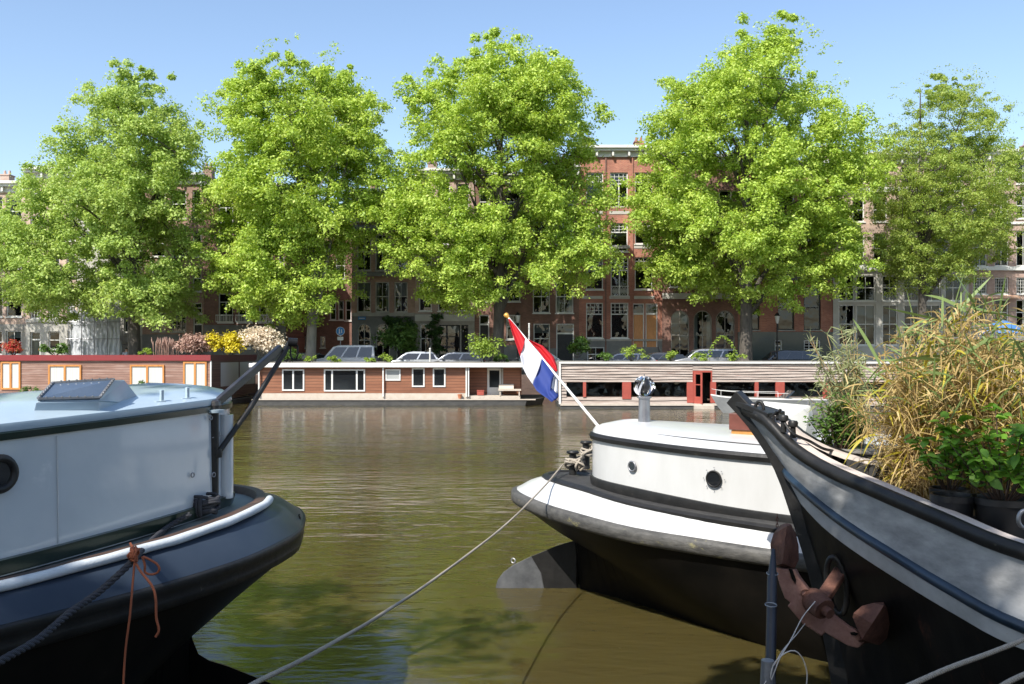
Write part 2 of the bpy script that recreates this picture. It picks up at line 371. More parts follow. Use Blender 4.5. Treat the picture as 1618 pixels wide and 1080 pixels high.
# water
m, nt, b = newmat('canal_water'); L = nt.links
b.inputs['Base Color'].default_value = (.06, .048, .015, 1); b.inputs['Roughness'].default_value = .015; b.inputs['IOR'].default_value = 1.333
b.inputs['Subsurface Weight'].default_value = 1; b.inputs['Subsurface Radius'].default_value = (1, .8, .4); b.inputs['Subsurface Scale'].default_value = .2
tc = N(nt, 'ShaderNodeTexCoord'); hs = []
for (sx, sy, s_, dt) in ((.4, 1.0, .6, 1), (.8, 1.9, 1.7, 2), (.9, 2.6, 5, 3)):
    mp = N(nt, 'ShaderNodeMapping'); mp.inputs['Scale'].default_value = (sx, sy, 1); mp.inputs['Rotation'].default_value = (0, 0, R(6)); L.new(tc.outputs['Object'], mp.inputs[0])
    nz = N(nt, 'ShaderNodeTexNoise'); nz.inputs['Scale'].default_value = s_; nz.inputs['Detail'].default_value = dt; L.new(mp.outputs[0], nz.inputs[0]); hs.append(nz)
a1 = N(nt, 'ShaderNodeMath', operation='MULTIPLY'); a1.inputs[1].default_value = .95; L.new(hs[0].outputs[0], a1.inputs[0])
a2 = N(nt, 'ShaderNodeMath', operation='MULTIPLY_ADD'); a2.inputs[1].default_value = .48; L.new(hs[1].outputs[0], a2.inputs[0]); L.new(a1.outputs[0], a2.inputs[2])
a3 = N(nt, 'ShaderNodeMath', operation='MULTIPLY_ADD'); a3.inputs[1].default_value = .12; L.new(hs[2].outputs[0], a3.inputs[0]); L.new(a2.outputs[0], a3.inputs[2])
bp = N(nt, 'ShaderNodeBump'); bp.inputs['Strength'].default_value = 1; bp.inputs['Distance'].default_value = .1
sp = N(nt, 'ShaderNodeSeparateXYZ'); L.new(tc.outputs['Object'], sp.inputs[0]); mr = N(nt, 'ShaderNodeMapRange'); mr.inputs['From Min'].default_value = 8; mr.inputs['From Max'].default_value = 24; mr.inputs['To Min'].default_value = .3; mr.inputs['To Max'].default_value = 1; L.new(sp.outputs[1], mr.inputs[0])
a4 = N(nt, 'ShaderNodeMath', operation='MULTIPLY'); mr2 = N(nt, 'ShaderNodeMapRange'); mr2.inputs['From Min'].default_value = 26; mr2.inputs['From Max'].default_value = 46; mr2.inputs['To Min'].default_value = 1; mr2.inputs['To Max'].default_value = .5; L.new(sp.outputs[1], mr2.inputs[0]); m3 = N(nt, 'ShaderNodeMath', operation='MULTIPLY'); L.new(mr.outputs[0], m3.inputs[0]); L.new(mr2.outputs[0], m3.inputs[1]); L.new(a3.outputs[0], a4.inputs[0]); L.new(m3.outputs[0], a4.inputs[1])
L.new(a4.outputs[0], bp.inputs['Height']); L.new(bp.outputs[0], b.inputs['Normal'])
M['water'] = m

# ------------------------------------------------------------------ setting
YQ = 57.0; ZQ = 1.45
mb = MB(); mb.poly([(-400, 1.2, 0), (400, 1.2, 0), (400, YQ + .3, 0), (-400, YQ + .3, 0)]); struct(mb, 'canal_water', M['water'])
mb = MB(); mb.box(-400, 400, -12, YQ + 3, -3.2, -3); struct(mb, 'canal_bed', M['soil'])
mb = MB(); mb.poly([(-900, YQ + .4, ZQ), (900, YQ + .4, ZQ), (900, 1500, ZQ), (-900, 1500, ZQ)]); struct(mb, 'ground', M['cobble'])
mb = MB(); mb.box(-400, 400, YQ, YQ + .4, -3, ZQ + .02); struct(mb, 'quay_wall', M['quay'])
mb = MB(); mb.box(-400, 400, YQ + 7.4, YQ + 9.6, ZQ, ZQ + .13); struct(mb, 'pavement', M['cobble'])
mb = MB(); mb.box(-400, 400, .6, 1.2, -3, 1.2); struct(mb, 'near_quay_wall', M['quay'])
mb = MB(); mb.poly([(-400, -200, 1.19), (400, -200, 1.19), (400, .6, 1.19), (-400, .6, 1.19)]); struct(mb, 'near_quay_ground', M['cobble'])

# ------------------------------------------------------------------ foreground boats
class Frame:
    def __init__(s, O, a):
        s.O = Vector((O[0], O[1], 0)); s.a = Vector((a[0], a[1], 0)).normalized(); s.b = Vector((-s.a.y, s.a.x, 0)); s.rz = math.atan2(s.a.y, s.a.x)
    def loc(s, p):
        d = Vector(p) - s.O; return Vector((d.dot(s.a), d.dot(s.b), p[2]))
def side(pts, n=44): return crom(pts, n)
def offs(c, d, dz):       # move a plan curve outwards by d
    out = []
    for i, p in enumerate(c):
        if i == 0: t = Vector((0, 1, 0))
        else:
            t = (c[min(i+1, len(c)-1)] - c[i-1]); t.z = 0; t.normalize()
        nrm = Vector((-t.y, t.x, 0)); out.append(p + nrm * d + Vector((0, 0, dz)))
    out[0].y = 0
    return out
def full(c): return [Vector((p.x, -p.y, p.z)) for p in c[::-1]] + [Vector(p) for p in c[1:]]
def strip(mb, *curves): mb.grid([full(c) for c in curves])
def flat(c, z): return [Vector((p.x, p.y, z)) for p in c]
def inter(c, s):          # half width and height of a curve at s
    for i in range(1, len(c)):
        if c[i].x >= s:
            f = (s - c[i-1].x) / max(1e-6, c[i].x - c[i-1].x); return c[i-1].lerp(c[i], f)
    return c[-1]

def porthole(root, nm, c, nrm, up, r, rim_m, glass_m, rim=.02, tubular=False):
    c = Vector(c); nrm = Vector(nrm).normalized(); up = Vector((0, 0, 1)); sd = up.cross(nrm).normalized()
    ring = MB(); pts = [c + nrm*.012 + (sd*math.cos(t) + up*math.sin(t)) * r for t in [2*math.pi*k/28 for k in range(28)]]
    ring.tube(pts, rim, 8, closed=True)
    o = ring.build(nm, rim_m, root, smooth=True)
    g = MB(); g.poly([c + nrm*.014 + (sd*math.cos(t) + up*math.sin(t)) * (r - rim*.5) for t in [2*math.pi*k/28 for k in range(28)]])
    g.build('pane', glass_m, o)
    return o

# ---- white tug seen from its stern
def white_boat():
    fr = Frame((0.85, 11.2), (0.87, -0.5))
    root = thing('tugboat', 'white tugboat stern with black belting, a rounded white cabin and two round portholes', 'boat', fr.O, fr.rz)
    B = side([(-.85,0,1.15),(-.79,.28,1.15),(-.5,.61,1.14),(0,.94,1.11),(.34,1.09,1.09),(1.2,1.42,1.05),(2,1.54,1.03),(3.1,1.62,1.0),(5,1.72,.95),(7,1.6,.93),(9,1.15,1.0),(10,.5,1.1),(10.3,.1,1.15)], 60)
    Rl = side([(-.42,0,1.385),(-.36,.25,1.385),(0,.52,1.37),(.41,.74,1.35),(1.07,1.08,1.31),(1.86,1.33,1.28),(2.5,1.43,1.26),(3.1,1.48,1.24),(5,1.6,1.18),(7,1.48,1.15),(9,1.0,1.2),(9.9,.4,1.3),(10.2,.08,1.33)], 60)
    H1 = side([(-.12,0,.64),(-.05,.1,.62),(.2,.22,.58),(.8,.62,.45),(1.6,1.0,.3),(2.6,1.3,.2),(3.6,1.45,.12),(5,1.6,.05),(7,1.5,.05),(9,1.0,.1),(9.7,.4,.2),(9.9,.06,.25)], 60)
    H2 = side([(.02,0,-.3),(.05,.03,-.3),(.5,.06,-.3),(1.2,.2,-.3),(1.9,.5,-.3),(2.8,.95,-.3),(3.8,1.25,-.3),(5,1.4,-.3),(7,1.3,-.3),(8.6,.8,-.3),(9.2,.3,-.3),(9.4,.05,-.3)], 60)
    # belting: rounded rubbing strake
    mb = MB(); strip(mb, offs(B, -.03, .055), offs(B, .02, .05), offs(B, .045, .01), offs(B, .045, -.06), offs(B, .02, -.1), offs(B, -.05, -.12))
    mb.build('belting', M['belt_worn'], root, smooth=True)
    mb = MB(); strip(mb, offs(B, -.02, .05), [a.lerp(b_, .5) + Vector((0, 0, .02)) for a, b_ in zip(offs(B, -.02, .05), Rl)], offs(Rl, .0, -.01))
    mb.build('bulwark', M['white_gloss'], root, smooth=True)
    mb = MB(); strip(mb, offs(Rl, .045, -.05), offs(Rl, .05, -.01), offs(Rl, .02, .015), offs(Rl, -.03, .015), offs(Rl, -.05, -.02))
    mb.build('rail', M['black'], root, smooth=True, angle=40)
    mb = MB(); strip(mb, offs(B, -.03, -.1), [a.lerp(b_, .45) + Vector((0, 0, -.05)) for a, b_ in zip(offs(B, -.05, -.1), H1)], H1, H2)
    mb.build('hull', M['black_hull'], root, smooth=True)
    # deck
    mb = MB(); d = full(offs(Rl, -.03, -.005)); mid = [Vector((p.x, 0, p.z)) for p in d]
    mb.grid([d, mid]); mb.build('deck', M['deck_black'], root)
    # cabin
    C = side([(.25,0,1.42),(.26,.2,1.42),(.36,.42,1.41),(.6,.62,1.40),(.97,.8,1.385),(1.6,1.01,1.35),(2.2,1.12,1.31),(2.86,1.15,1.28),(4,1.18,1.25),(5.5,1.18,1.22)], 50)
    zt = lambda s: 1.95 - .035 * s + .002*s*s
    T = [Vector((p.x, p.y*.985, zt(p.x))) for p in C]
    mb = MB(); strip(mb, [p + Vector((0,0,-.12)) for p in C], T)
    e = full(T); e0 = full([p + Vector((0,0,-.12)) for p in C]); mb.poly([e[0], e[-1], e0[-1], e0[0]]); cab = mb.build('cabin', M['white_gloss'], root, smooth=True, angle=50)
    mb = MB(); strip(mb, offs(C, .012, -.1), offs(C, .028, .0), offs(C, .02, .035), offs(C, -.02, .04)); mb.build('base_moulding', M['black'], cab, smooth=True, angle=40)
    mb = MB(); strip(mb, offs(T, -.02, -.055), offs(T, .03, -.055), offs(T, .04, -.01), offs(T, .02, .02), offs(T, -.03, .025)); mb.build('roof_moulding', M['black'], cab, smooth=True, angle=40)
    mb = MB(); rows = []
    for f, dz in ((1, .015), (.96, .045), (.86, .085), (.7, .12), (.5, .145), (.25, .16), (0, .165)):
        cx = 1.4
        rows.append([Vector((p.x if f > .9 else cx*(1-f)*0 + max(p.x, .25 + (1-f)*.55), p.y*f, zt(p.x) + dz)) for p in full(T)])
    mb.grid(rows); roof = mb.build('roof', M['white_gloss'], root, smooth=True)
    hr = [Vector((p.x, -(p.y - .17), p.z + .085)) for p in T if .62 < p.x < 3.4]
    mb = MB(); mb.tube(hr, .013, 6)
    for p in hr[::4]: mb.tube([p, p + Vector((0, 0, -.05))], .008, 6)
    mb.build('grab_rail', M['black'], roof)
    for s, r in ((1.02, .052), (2.02, .078)):
        p = inter(C, s); q = inter(C, s + .1); t = (q - p).normalized()
        porthole(root, 'porthole', (p.x, -p.y - .006, 1.685 - .035*s), (t.y, -t.x, 0) if False else (-t.y * 1, -t.x, 0), None, r, M['steel'] if r < .06 else M['black'], M['glass_dark'], .01)
        if r > .06:
            mb = MB()
            for k in range(8):
                a = math.pi/4*k; c = Vector((p.x + t.x*math.cos(a)*.115, -p.y - t.y*math.cos(a)*.115 - .012, 1.685 - .035*s + .115*math.sin(a)))
                mb.box(c.x-.004, c.x+.004, c.y-.006, c.y+.006, c.z-.004, c.z+.004)
            mb.build('bolt_ring', M['steel'], root)
    # hawse slot in the bulwark, painted rope shadow on the stern
    # rudder: post, blade with pale outer end, eye
    mb = MB(); mb.box(-.005, .05, -.03, .03, -.4, .68); mb.build('rudder_post', M['black_hull'], root)
    ra = R(150)
    W = lambda px, py: fr.loc(P(px, py, 11.2))
    rud = MB(); pl = [(913, 852), (880, 862), (841, 878), (857, 905), (862, 932), (862, 960), (913, 960)]
    th = Vector((.25, .9, 0)) * .05
    rud.prism([W(*p) - th/2 for p in pl], [W(*p) + th/2 for p in pl]); r_ = rud.build('rudder', M['black'], root, bevel=.006)
    pl = [(840.3, 878.4), (812, 892), (797, 903), (788, 915), (785, 926), (785, 960), (861.5, 960), (861.5, 932), (856.3, 905)]
    tip = MB(); tip.prism([W(*p) - th*.45 for p in pl], [W(*p) + th*.45 for p in pl]); tip.build('rudder_tip', mat('grey_steel_paint', (.06, .063, .068), .45, c2=(.13, .135, .14), sc_=5, c3=(.1, .12, .03), thr=.66, sc3=3), r_, bevel=.006)
    c = W(811, 885.5); mb = MB(); mb.tube([c + Vector((.028*math.cos(t), 0, .028*math.sin(t))) for t in [k*math.pi/8 for k in range(16)]], .008, 6, closed=True); mb.build('lifting_eye', M['steel'], r_)
    # bollards on the after deck
    for (px, py, d) in ((905, 722, 11.35), (926, 706, 12.0)):
        c = fr.loc(P(px, py, d)); z0 = 1.36
        mb = MB(); mb.lathe([(.05, z0 - c.z), (.045, .04), (.075, .05), (.08, .065), (.07, .08), (0.001, .085)], c, 16); mb.build('bollard', M['black'], root, smooth=True, angle=40)
    # roof ventilator
    # slot
    p = inter(B, 3.62); q = inter(Rl, 3.62); c = p.lerp(q, .22)
    mb = MB(); mb.lathe([(.001, 0), (.022, 0), (.022, .01), (.001, .01)], (0, 0, 0), 12, axis='y')
    mb.v = [(v[0]*.7 + c.x, v[1] - c.y - .02, v[2]*1.5 + c.z + .03) for v in mb.v]; mb.build('drain_hole', M['black'], root)
    # varnished hatch on the roof
    c = fr.loc(P(1187, 684, 9.8)); z = 2.05
    mb = MB(); mb.box(c.x-.16, c.x+.4, c.y-.2, c.y+.2, z-.1, z+.02); h = mb.build('hatch', M['teak'], root, bevel=.006)
    mb = MB(); mb.box(c.x-.18, c.x+.42, c.y-.22, c.y+.22, z+.022, z+.2); mb.build('hatch_cover', mat('dark_mahogany', (.1, .035, .025), .3, c2=(.17, .06, .045), sc_=5, mscale=(1, 6, 1), coat=.4), h, bevel=.008)
    return fr, root, zt
wfr, wroot, wzt = white_boat()

# cowl: spinning ball ventilator on its pipe
def ventilator():
    base = P(1018, 655, 10.7); t = thing('roof_ventilator', 'shiny round turbine ventilator on a short pipe above the white cabin roof', 'ventilator', base)
    mb = MB(); mb.lathe([(.075, -.1), (.068, 0), (.066, .19), (.085, .2), (.085, .215), (.06, .22)], (0,0,0), 24); mb.build('pipe', mat('zinc_pipe', (.42, .42, .44), .35, .8, c2=(.25, .25, .27), sc_=6), t, smooth=True, angle=30)
    mb = MB(); R0 = .128; zc = .22 + .115
    for k in range(18):
        rows = []
        for j in range(13):
            ph = -1.25 + 2.5*j/12; tw = ph*.45 + 2*math.pi*k/26
            r = R0*math.cos(ph)
            rows.append([(r*math.cos(tw)*1.0, r*math.sin(tw)*1.0, zc + .125*math.sin(ph)), (r*.8*math.cos(tw+.16), r*.8*math.sin(tw+.16), zc + .12*math.sin(ph))])
        mb.grid(rows)
    mb.build('vanes', M['chrome'], t, smooth=True)
    mb = MB(); mb.lathe([(.001, -.09), (.05, -.085), (.075, 0), (.05, .085), (.001, .09)], (0, 0, zc), 16); mb.build('rotor_core', M['plastic_black'], t, smooth=True)
    mb = MB(); mb.lathe([(.001, .118), (.045, .116), (.05, .105), (.02, .09)], (0, 0, zc), 16); mb.lathe([(.006, .1), (.006, .14)], (0, 0, zc), 8)
    mb.build('cap', M['steel'], t, smooth=True, angle=35)
ventilator()

# Dutch flag on its staff
def flag():
    base = P(941, 668, 11.55); top = P(801, 499, 12.3)
    t = thing('flag', 'red, white and blue flag drooping from a slanted white staff with a golden knob', 'flag', base)
    Lc = lambda p: Vector(p) - base
    mb = MB(); mb.tube([Lc(base + (base-top)*.05), Lc(top)], [.02, .014], 10); st = mb.build('staff', M['pole_white'], t, smooth=True)
    mb = MB(); dv = (base-top).normalized()
    mb.tube([Lc(top + dv*x) for x in (-.045, -.035, -.01, .01, .03, .045)], [.012, .032, .036, .03, .02, .012], 12); mb.build('knob', M['gold'], st, smooth=True)
    def dy(px, py): # staff depth at that height
        f = (py - 499) / (668 - 499); return 12.3 + (11.55-12.3)*f
    def panel(name, m, rows, dd, wav):
        g = []
        for i, (l, r) in enumerate(rows):
            row = []
            for j in range(15):
                f = j/14; px = l[0]+(r[0]-l[0])*f; py = l[1]+(r[1]-l[1])*f
                dep = dy(px, py) + dd*(1-f if dd < 0 else f) + wav*math.sin(f*math.pi*1.6 + i*.35)*min(1, 3*f, 3*(1-f)+.2)
                row.append(Lc(P(px, py, dep)))
            g.append(row)
        # refine rows
        G = []
        for i in range(len(g)-1):
            for k in range(5): G.append([a.lerp(b_, k/5) for a, b_ in zip(g[i], g[i+1])])
        G.append(g[-1]); mb = MB(); mb.grid(G); return mb.build(name, m, t, smooth=True, solid=.002)
    panel('red_stripe', M['flag_red'], [((803, 503), (806, 504)), ((810, 528), (817, 516)), ((817, 548), (826, 527)), ((822, 563), (831, 533))], -.12, .05)
    panel('white_stripe', M['flag_white'], [((822, 563), (831, 533)), ((826, 580), (841, 545)), ((833, 594), (850, 554)), ((842, 607), (858, 564))], -.12, .06)
    panel('blue_stripe', M['flag_blue'], [((842, 607), (858, 564)), ((848, 617), (868, 577)), ((857, 624), (876, 590)), ((865, 629), (871, 612)), ((872, 635), (883, 625))], -.12, .05)
    panel('red_stripe', M['flag_red'], [((834, 536), (837, 537)), ((848, 551), (858, 546)), ((862, 569), (875, 563)), ((874, 582), (880, 577)), ((879, 587), (881, 586))], .12, .06)
    panel('white_stripe', M['flag_white'], [((875, 588), (881, 586)), ((872, 600), (881.5, 603)), ((870, 616), (882, 622))], .1, .03)
    panel('blue_stripe', M['flag_blue'], [((866, 613), (882, 620)), ((862, 622), (883, 626)), ((868, 632), (878, 632))], .1, .03)
flag()

# ---- pale blue tug, left
def blue_boat():
    fr = Frame((-2.62, 7.4), (-0.53, -0.85))
    root = thing('tugboat', 'pale blue tugboat stern at left with navy hull, white rope fender and folded mast', 'boat', fr.O, fr.rz)
    B = side([(-.95,0,1.53),(-.87,.3,1.53),(-.67,.58,1.52),(-.4,.83,1.51),(-.15,1.03,1.51),(.31,1.26,1.515),(.77,1.40,1.51),(1.41,1.46,1.5),(2.34,1.48,1.5),(4,1.45,1.5),(5.2,1.0,1.55),(5.9,.4,1.6),(6.0,.1,1.62)], 60)
    Rl = side([(-.5,0,1.75),(-.46,.22,1.755),(-.32,.5,1.76),(-.1,.76,1.765),(.15,.97,1.772),(.54,1.13,1.75),(1.0,1.22,1.72),(1.46,1.26,1.70),(2.4,1.29,1.67),(4,1.26,1.65),(5.2,.8,1.7),(5.7,.3,1.75),(5.8,.08,1.76)], 60)
    H1 = side([(-.4,0,1.1),(-.32,.18,1.08),(-.05,.38,1.02),(.4,.7,.95),(1.2,1.1,.85),(2.2,1.3,.75),(4,1.3,.7),(5.2,.85,.75),(5.8,.3,.8),(5.85,.05,.85)], 60)
    H2 = side([(-.02,0,.75),(.02,.04,.72),(.3,.12,.62),(.8,.4,.5),(1.6,.85,.4),(2.6,1.1,.3),(4,1.1,.3),(5,.7,.3),(5.5,.3,.3),(5.6,.05,.3)], 60)
    H3 = side([(-.0,0,-.3),(.02,.03,-.3),(.5,.05,-.3),(1,.15,-.3),(1.8,.5,-.3),(2.8,.8,-.3),(4,.8,-.3),(4.8,.5,-.3),(5.2,.2,-.3),(5.3,.04,-.3)], 60)
    mb = MB(); strip(mb, offs(B, -.02, .012), offs(B, .028, .012), offs(B, .034, .0), offs(B, .028, -.05), offs(B, .012, -.07), offs(B, .022, -.1), offs(B, .012, -.15), offs(B, -.04, -.17))
    mb.build('belting', M['black'], root, smooth=True)
    mb = MB(); a = offs(B, .012, .014); strip(mb, a, [x.lerp(y, .5) + Vector((0, 0, .025)) for x, y in zip(a, Rl)], offs(Rl, .01, -.03))
    mb.build('bulwark', M['navy'], root, smooth=True)
    # soft white fender tube lying along the rail
    fc = [p for p in offs(Rl, .035, -.005)]; fc = [p for p in fc if p.x > -.2]
    wob = [p + Vector((0, .0015*math.sin(i*1.3), .0015*math.sin(i*.7))) for i, p in enumerate(crom(fc, 120))]
    mb = MB(); mb.tube(wob, [.02] + [.030 + .0008*math.sin(i*.9) for i in range(len(wob)-2)] + [.02], 10)
    mb.build('rail_fender', mat('white_fender_cover', (.62, .66, .68), .55, c2=(.5, .54, .57), sc_=12, c3=(.3, .3, .27), thr=.68, sc3=9, bump=.002, bscale=60), root, smooth=True)
    mb = MB(); strip(mb, offs(Rl, .0, -.02), offs(Rl, .0, .012), offs(Rl, -.05, .015), offs(Rl, -.065, .012), offs(Rl, -.075, -.06)); mb.build('rail', M['wood_rail'], root, smooth=True, angle=30)
    mb = MB(); strip(mb, offs(B, -.03, -.15), [x.lerp(y, .5) for x, y in zip(offs(B, -.04, -.16), H1)], H1, H2, H3); mb.build('hull', M['black_hull'], root, smooth=True)
    mb = MB(); d = full(offs(Rl, -.065, -.05)); mb.grid([d, [Vector((p.x, 0, p.z)) for p in d]]); mb.build('deck', M['deck_green'], root)
    C = side([(.0,0,1.80),(.01,.2,1.80),(.03,.48,1.80),(.1,.6,1.80),(.25,.68,1.80),(.5,.77,1.785),(.9,.85,1.765),(1.4,.93,1.745),(2.1,1.01,1.72),(3,1.05,1.7),(4.3,1.05,1.7)], 50)
    zt = lambda s: 2.52 - .035*s
    T = [Vector((p.x, p.y*.98, zt(p.x))) for p in C]
    mb = MB(); strip(mb, [p + Vector((0, 0, -.08)) for p in C], T); e = full(T); e0 = full([p + Vector((0, 0, -.08)) for p in C]); mb.poly([e[0], e[-1], e0[-1], e0[0]])
    cab = mb.build('cabin', M['pale_blue'], root, smooth=True, angle=50)
    mb = MB(); strip(mb, offs(C, .01, -.07), offs(C, .03, -.01), offs(C, .03, .018), offs(C, -.01, .022)); mb.build('base_moulding', M['green_dark'], cab, smooth=True, angle=40)
    mb = MB(); strip(mb, offs(T, -.01, -.045), offs(T, .016, -.045), offs(T, .02, -.005), offs(T, .01, .003)); mb.build('gutter', M['green_dark'], cab, smooth=True, angle=40)
    mb = MB(); rows = [offs(T, .008, .0), offs(T, .016, .02), offs(T, .01, .05)]; rows = [full(r) for r in rows]
    for f, dz in ((.96, .068), (.85, .095), (.65, .12), (.4, .135), (.2, .14), (0, .142)):
        rows.append([Vector((max(p.x, (1-f)*.4), p.y*f, zt(p.x) + dz)) for p in full(T)])
    mb.grid(rows); roof = mb.build('roof', M['pale_trim'], root, smooth=True, angle=50)
    # porthole
    p = inter(C, 2.1); q = inter(C, 2.24); t = (q-p).normalized()
    ph = porthole(root, 'porthole', (p.x, p.y + .008, 2.22), (-t.y, t.x, 0), None, .088, M['black'], M['glass_dark'], .024)
    # eye plates and a bent hook on the cabin side
    mb = MB()
    for s, z in ((.42, 2.42), (.38, 2.0), (.62, 2.03)):
        c = inter(C, s); mb.tube([(c.x + .014*math.cos(a), c.y + .012, z + .016*math.sin(a)) for a in [k*math.pi/6 for k in range(12)]], .0045, 6, closed=True)
    for s in (.30, .36):
        c = inter(C, s); mb.bar((c.x-.03, c.y+.012, 2.28), (c.x+.03, c.y+.014, 2.272), .006, .006); mb.bar((c.x, c.y+.012, 2.272), (c.x, c.y+.012, 2.31), .006, .006)
    mb.build('eye_plates', M['steel'], cab)
    for s in (1.72, .33):
        c = inter(C, s); mb = MB(); mb.tube([(c.x, c.y + .004, c.z + .03), (c.x, c.y*.985 + .004, zt(s) - .06)], .0035, 5); mb.build('weld_seam', M['pale_blue'], cab)
    # roof cleats
    for s in (.85, .6):
        c = inter(T, s); mb = MB(); mb.box(c.x-.012, c.x+.012, c.y-.06, c.y-.04, c.z+.05, c.z+.15); mb.box(c.x-.02, c.x+.06, c.y-.075, c.y-.03, c.z+.05, c.z+.075); mb.build('roof_cleat', M['pale_trim'], root, bevel=.004)
    # skylight box
    d = 5.9
    W = lambda px, py, dd: fr.loc(P(px, py, dd))
    b0 = [W(50, 660, 5.45), W(157, 655, 5.75), W(228, 650, 6.4), W(110, 650, 6.1)]
    b1 = [W(57, 635, 5.45), W(156, 633, 5.72), W(229, 640, 6.4), W(120, 628, 6.1)]
    tp = [W(84, 606, 5.72), W(181, 600, 5.95), W(197, 600, 6.12), W(110, 604, 5.95)]
    mb = MB(); mb.prism(b0, b1); mb.prism(b1, tp); sk = mb.build('skylight_box', M['pale_trim'], root, bevel=.006)
    g = [b1[0].lerp(tp[0], .06), b1[1].lerp(tp[1], .06), b1[1].lerp(tp[1], .95), b1[0].lerp(tp[0], .95)]
    ctr = sum(g, Vector()) / 4; nn = (g[1]-g[0]).cross(g[3]-g[0]).normalized()
    if fr.loc((0, 0, EYE)).__sub__(ctr).dot(nn) < 0: nn = -nn
    gg = [ctr + (p - ctr)*.99 + nn*.012 for p in g]; mb = MB(); mb.prism([x - nn*.011 for x in gg], gg); mb.build('skylight_pane', M['glass_sky'], sk)
    mb = MB()
    for i in range(4): mb.bar(gg[i] + nn*.004, gg[(i+1) % 4] + nn*.004, .014, .012)
    for i in range(4):
        for k in range(1, 8):
            c = gg[i].lerp(gg[(i+1) % 4], k/8) + nn*.012; mb.lathe([(.006, -.004), (.006, .004)], c, 6)
    mb.build('skylight_frame', M['steel'], sk)
    # mast tube and crutch: post, square boom, round stay
    c = W(338, 640, 6.72); bz = 1.8
    mb = MB(); mb.tube([(c.x, c.y, bz), (c.x, c.y, c.z + .02)], .034, 14); mast = mb.build('mast', M['black'], root, smooth=True, angle=40)
    mb = MB(); mb.lathe([(.036, 2.45), (.075, 2.455), (.078, 2.475), (.036, 2.48)], (c.x, c.y, 0), 20); mb.build('mast_collar', M['pale_trim'], mast, smooth=True, angle=30)
    q = W(352, 640, 6.85)
    mb = MB(); mb.tube([(q.x - .03, q.y, bz), (q.x - .03, q.y, 2.43)], .055, 16); mb.build('mast_casing', M['pale_blue'], mast, smooth=True, angle=40)
    hd = W(457, 541, 7.38)
    mb = MB(); mb.bar((c.x, c.y, c.z), W(443, 549, 7.33), .045, .055); mb.lathe([(.05, -.03), (.055, 0), (.05, .03), (.03, .04)], c, 12); mb.build('boom', mat('tarred_beam', (.02, .018, .018), .35, c2=(.05, .045, .042), sc_=5, mscale=(1, 1, 8), coat=.3), mast, bevel=.006)
    j = W(344, 716, 6.72); mb = MB(); mb.tube([j, W(395, 645, 7.0), W(450, 556, 7.33), hd], .021, 10); mb.lathe([(.03, -.03), (.034, 0), (.03, .03)], j, 10); mb.build('stay', M['black'], mast, smooth=True)
    mb = MB(); mb.tube([W(455, 540, 7.36), W(470, 541, 7.38)], .035, 12)
    mb.tube([W(459, 545, 7.38), W(459, 562, 7.38), W(463, 568, 7.38), W(468, 567, 7.38), W(470.5, 560, 7.38), W(470, 545, 7.38)], .008, 8); mb.build('shackle', M['black'], mast, smooth=True)
    # rudder
    pl = [(298, 985), (303, 1010), (312, 1032), (330, 1043), (360, 1052), (400, 1068), (440, 1084), (480, 1110), (500, 1200), (290, 1200), (285, 985)]
    th = Vector((.3, .9, 0)).normalized() * .045
    rd = MB(); rd.prism([W(x, y, 7.4) - th/2 for x, y in pl], [W(x, y, 7.4) + th/2 for x, y in pl]); rd.build('rudder', M['black_hull'], root)
    # small hooks at the stern
    mb = MB()
    for px, py, dd in ((460, 812, 7.5), (474, 815, 7.4), (432, 862, 6.78)):
        a = W(px, py + 8, dd); mb.tube([a, a + Vector((0, 0, .03)), a + Vector((.012, 0, .045)), a + Vector((.008, 0, .06))], .006, 6)
    mb.build('stern_hooks', M['black'], root)
    return fr, root, B, Rl
bfr, broot, bB, bR = blue_boat()

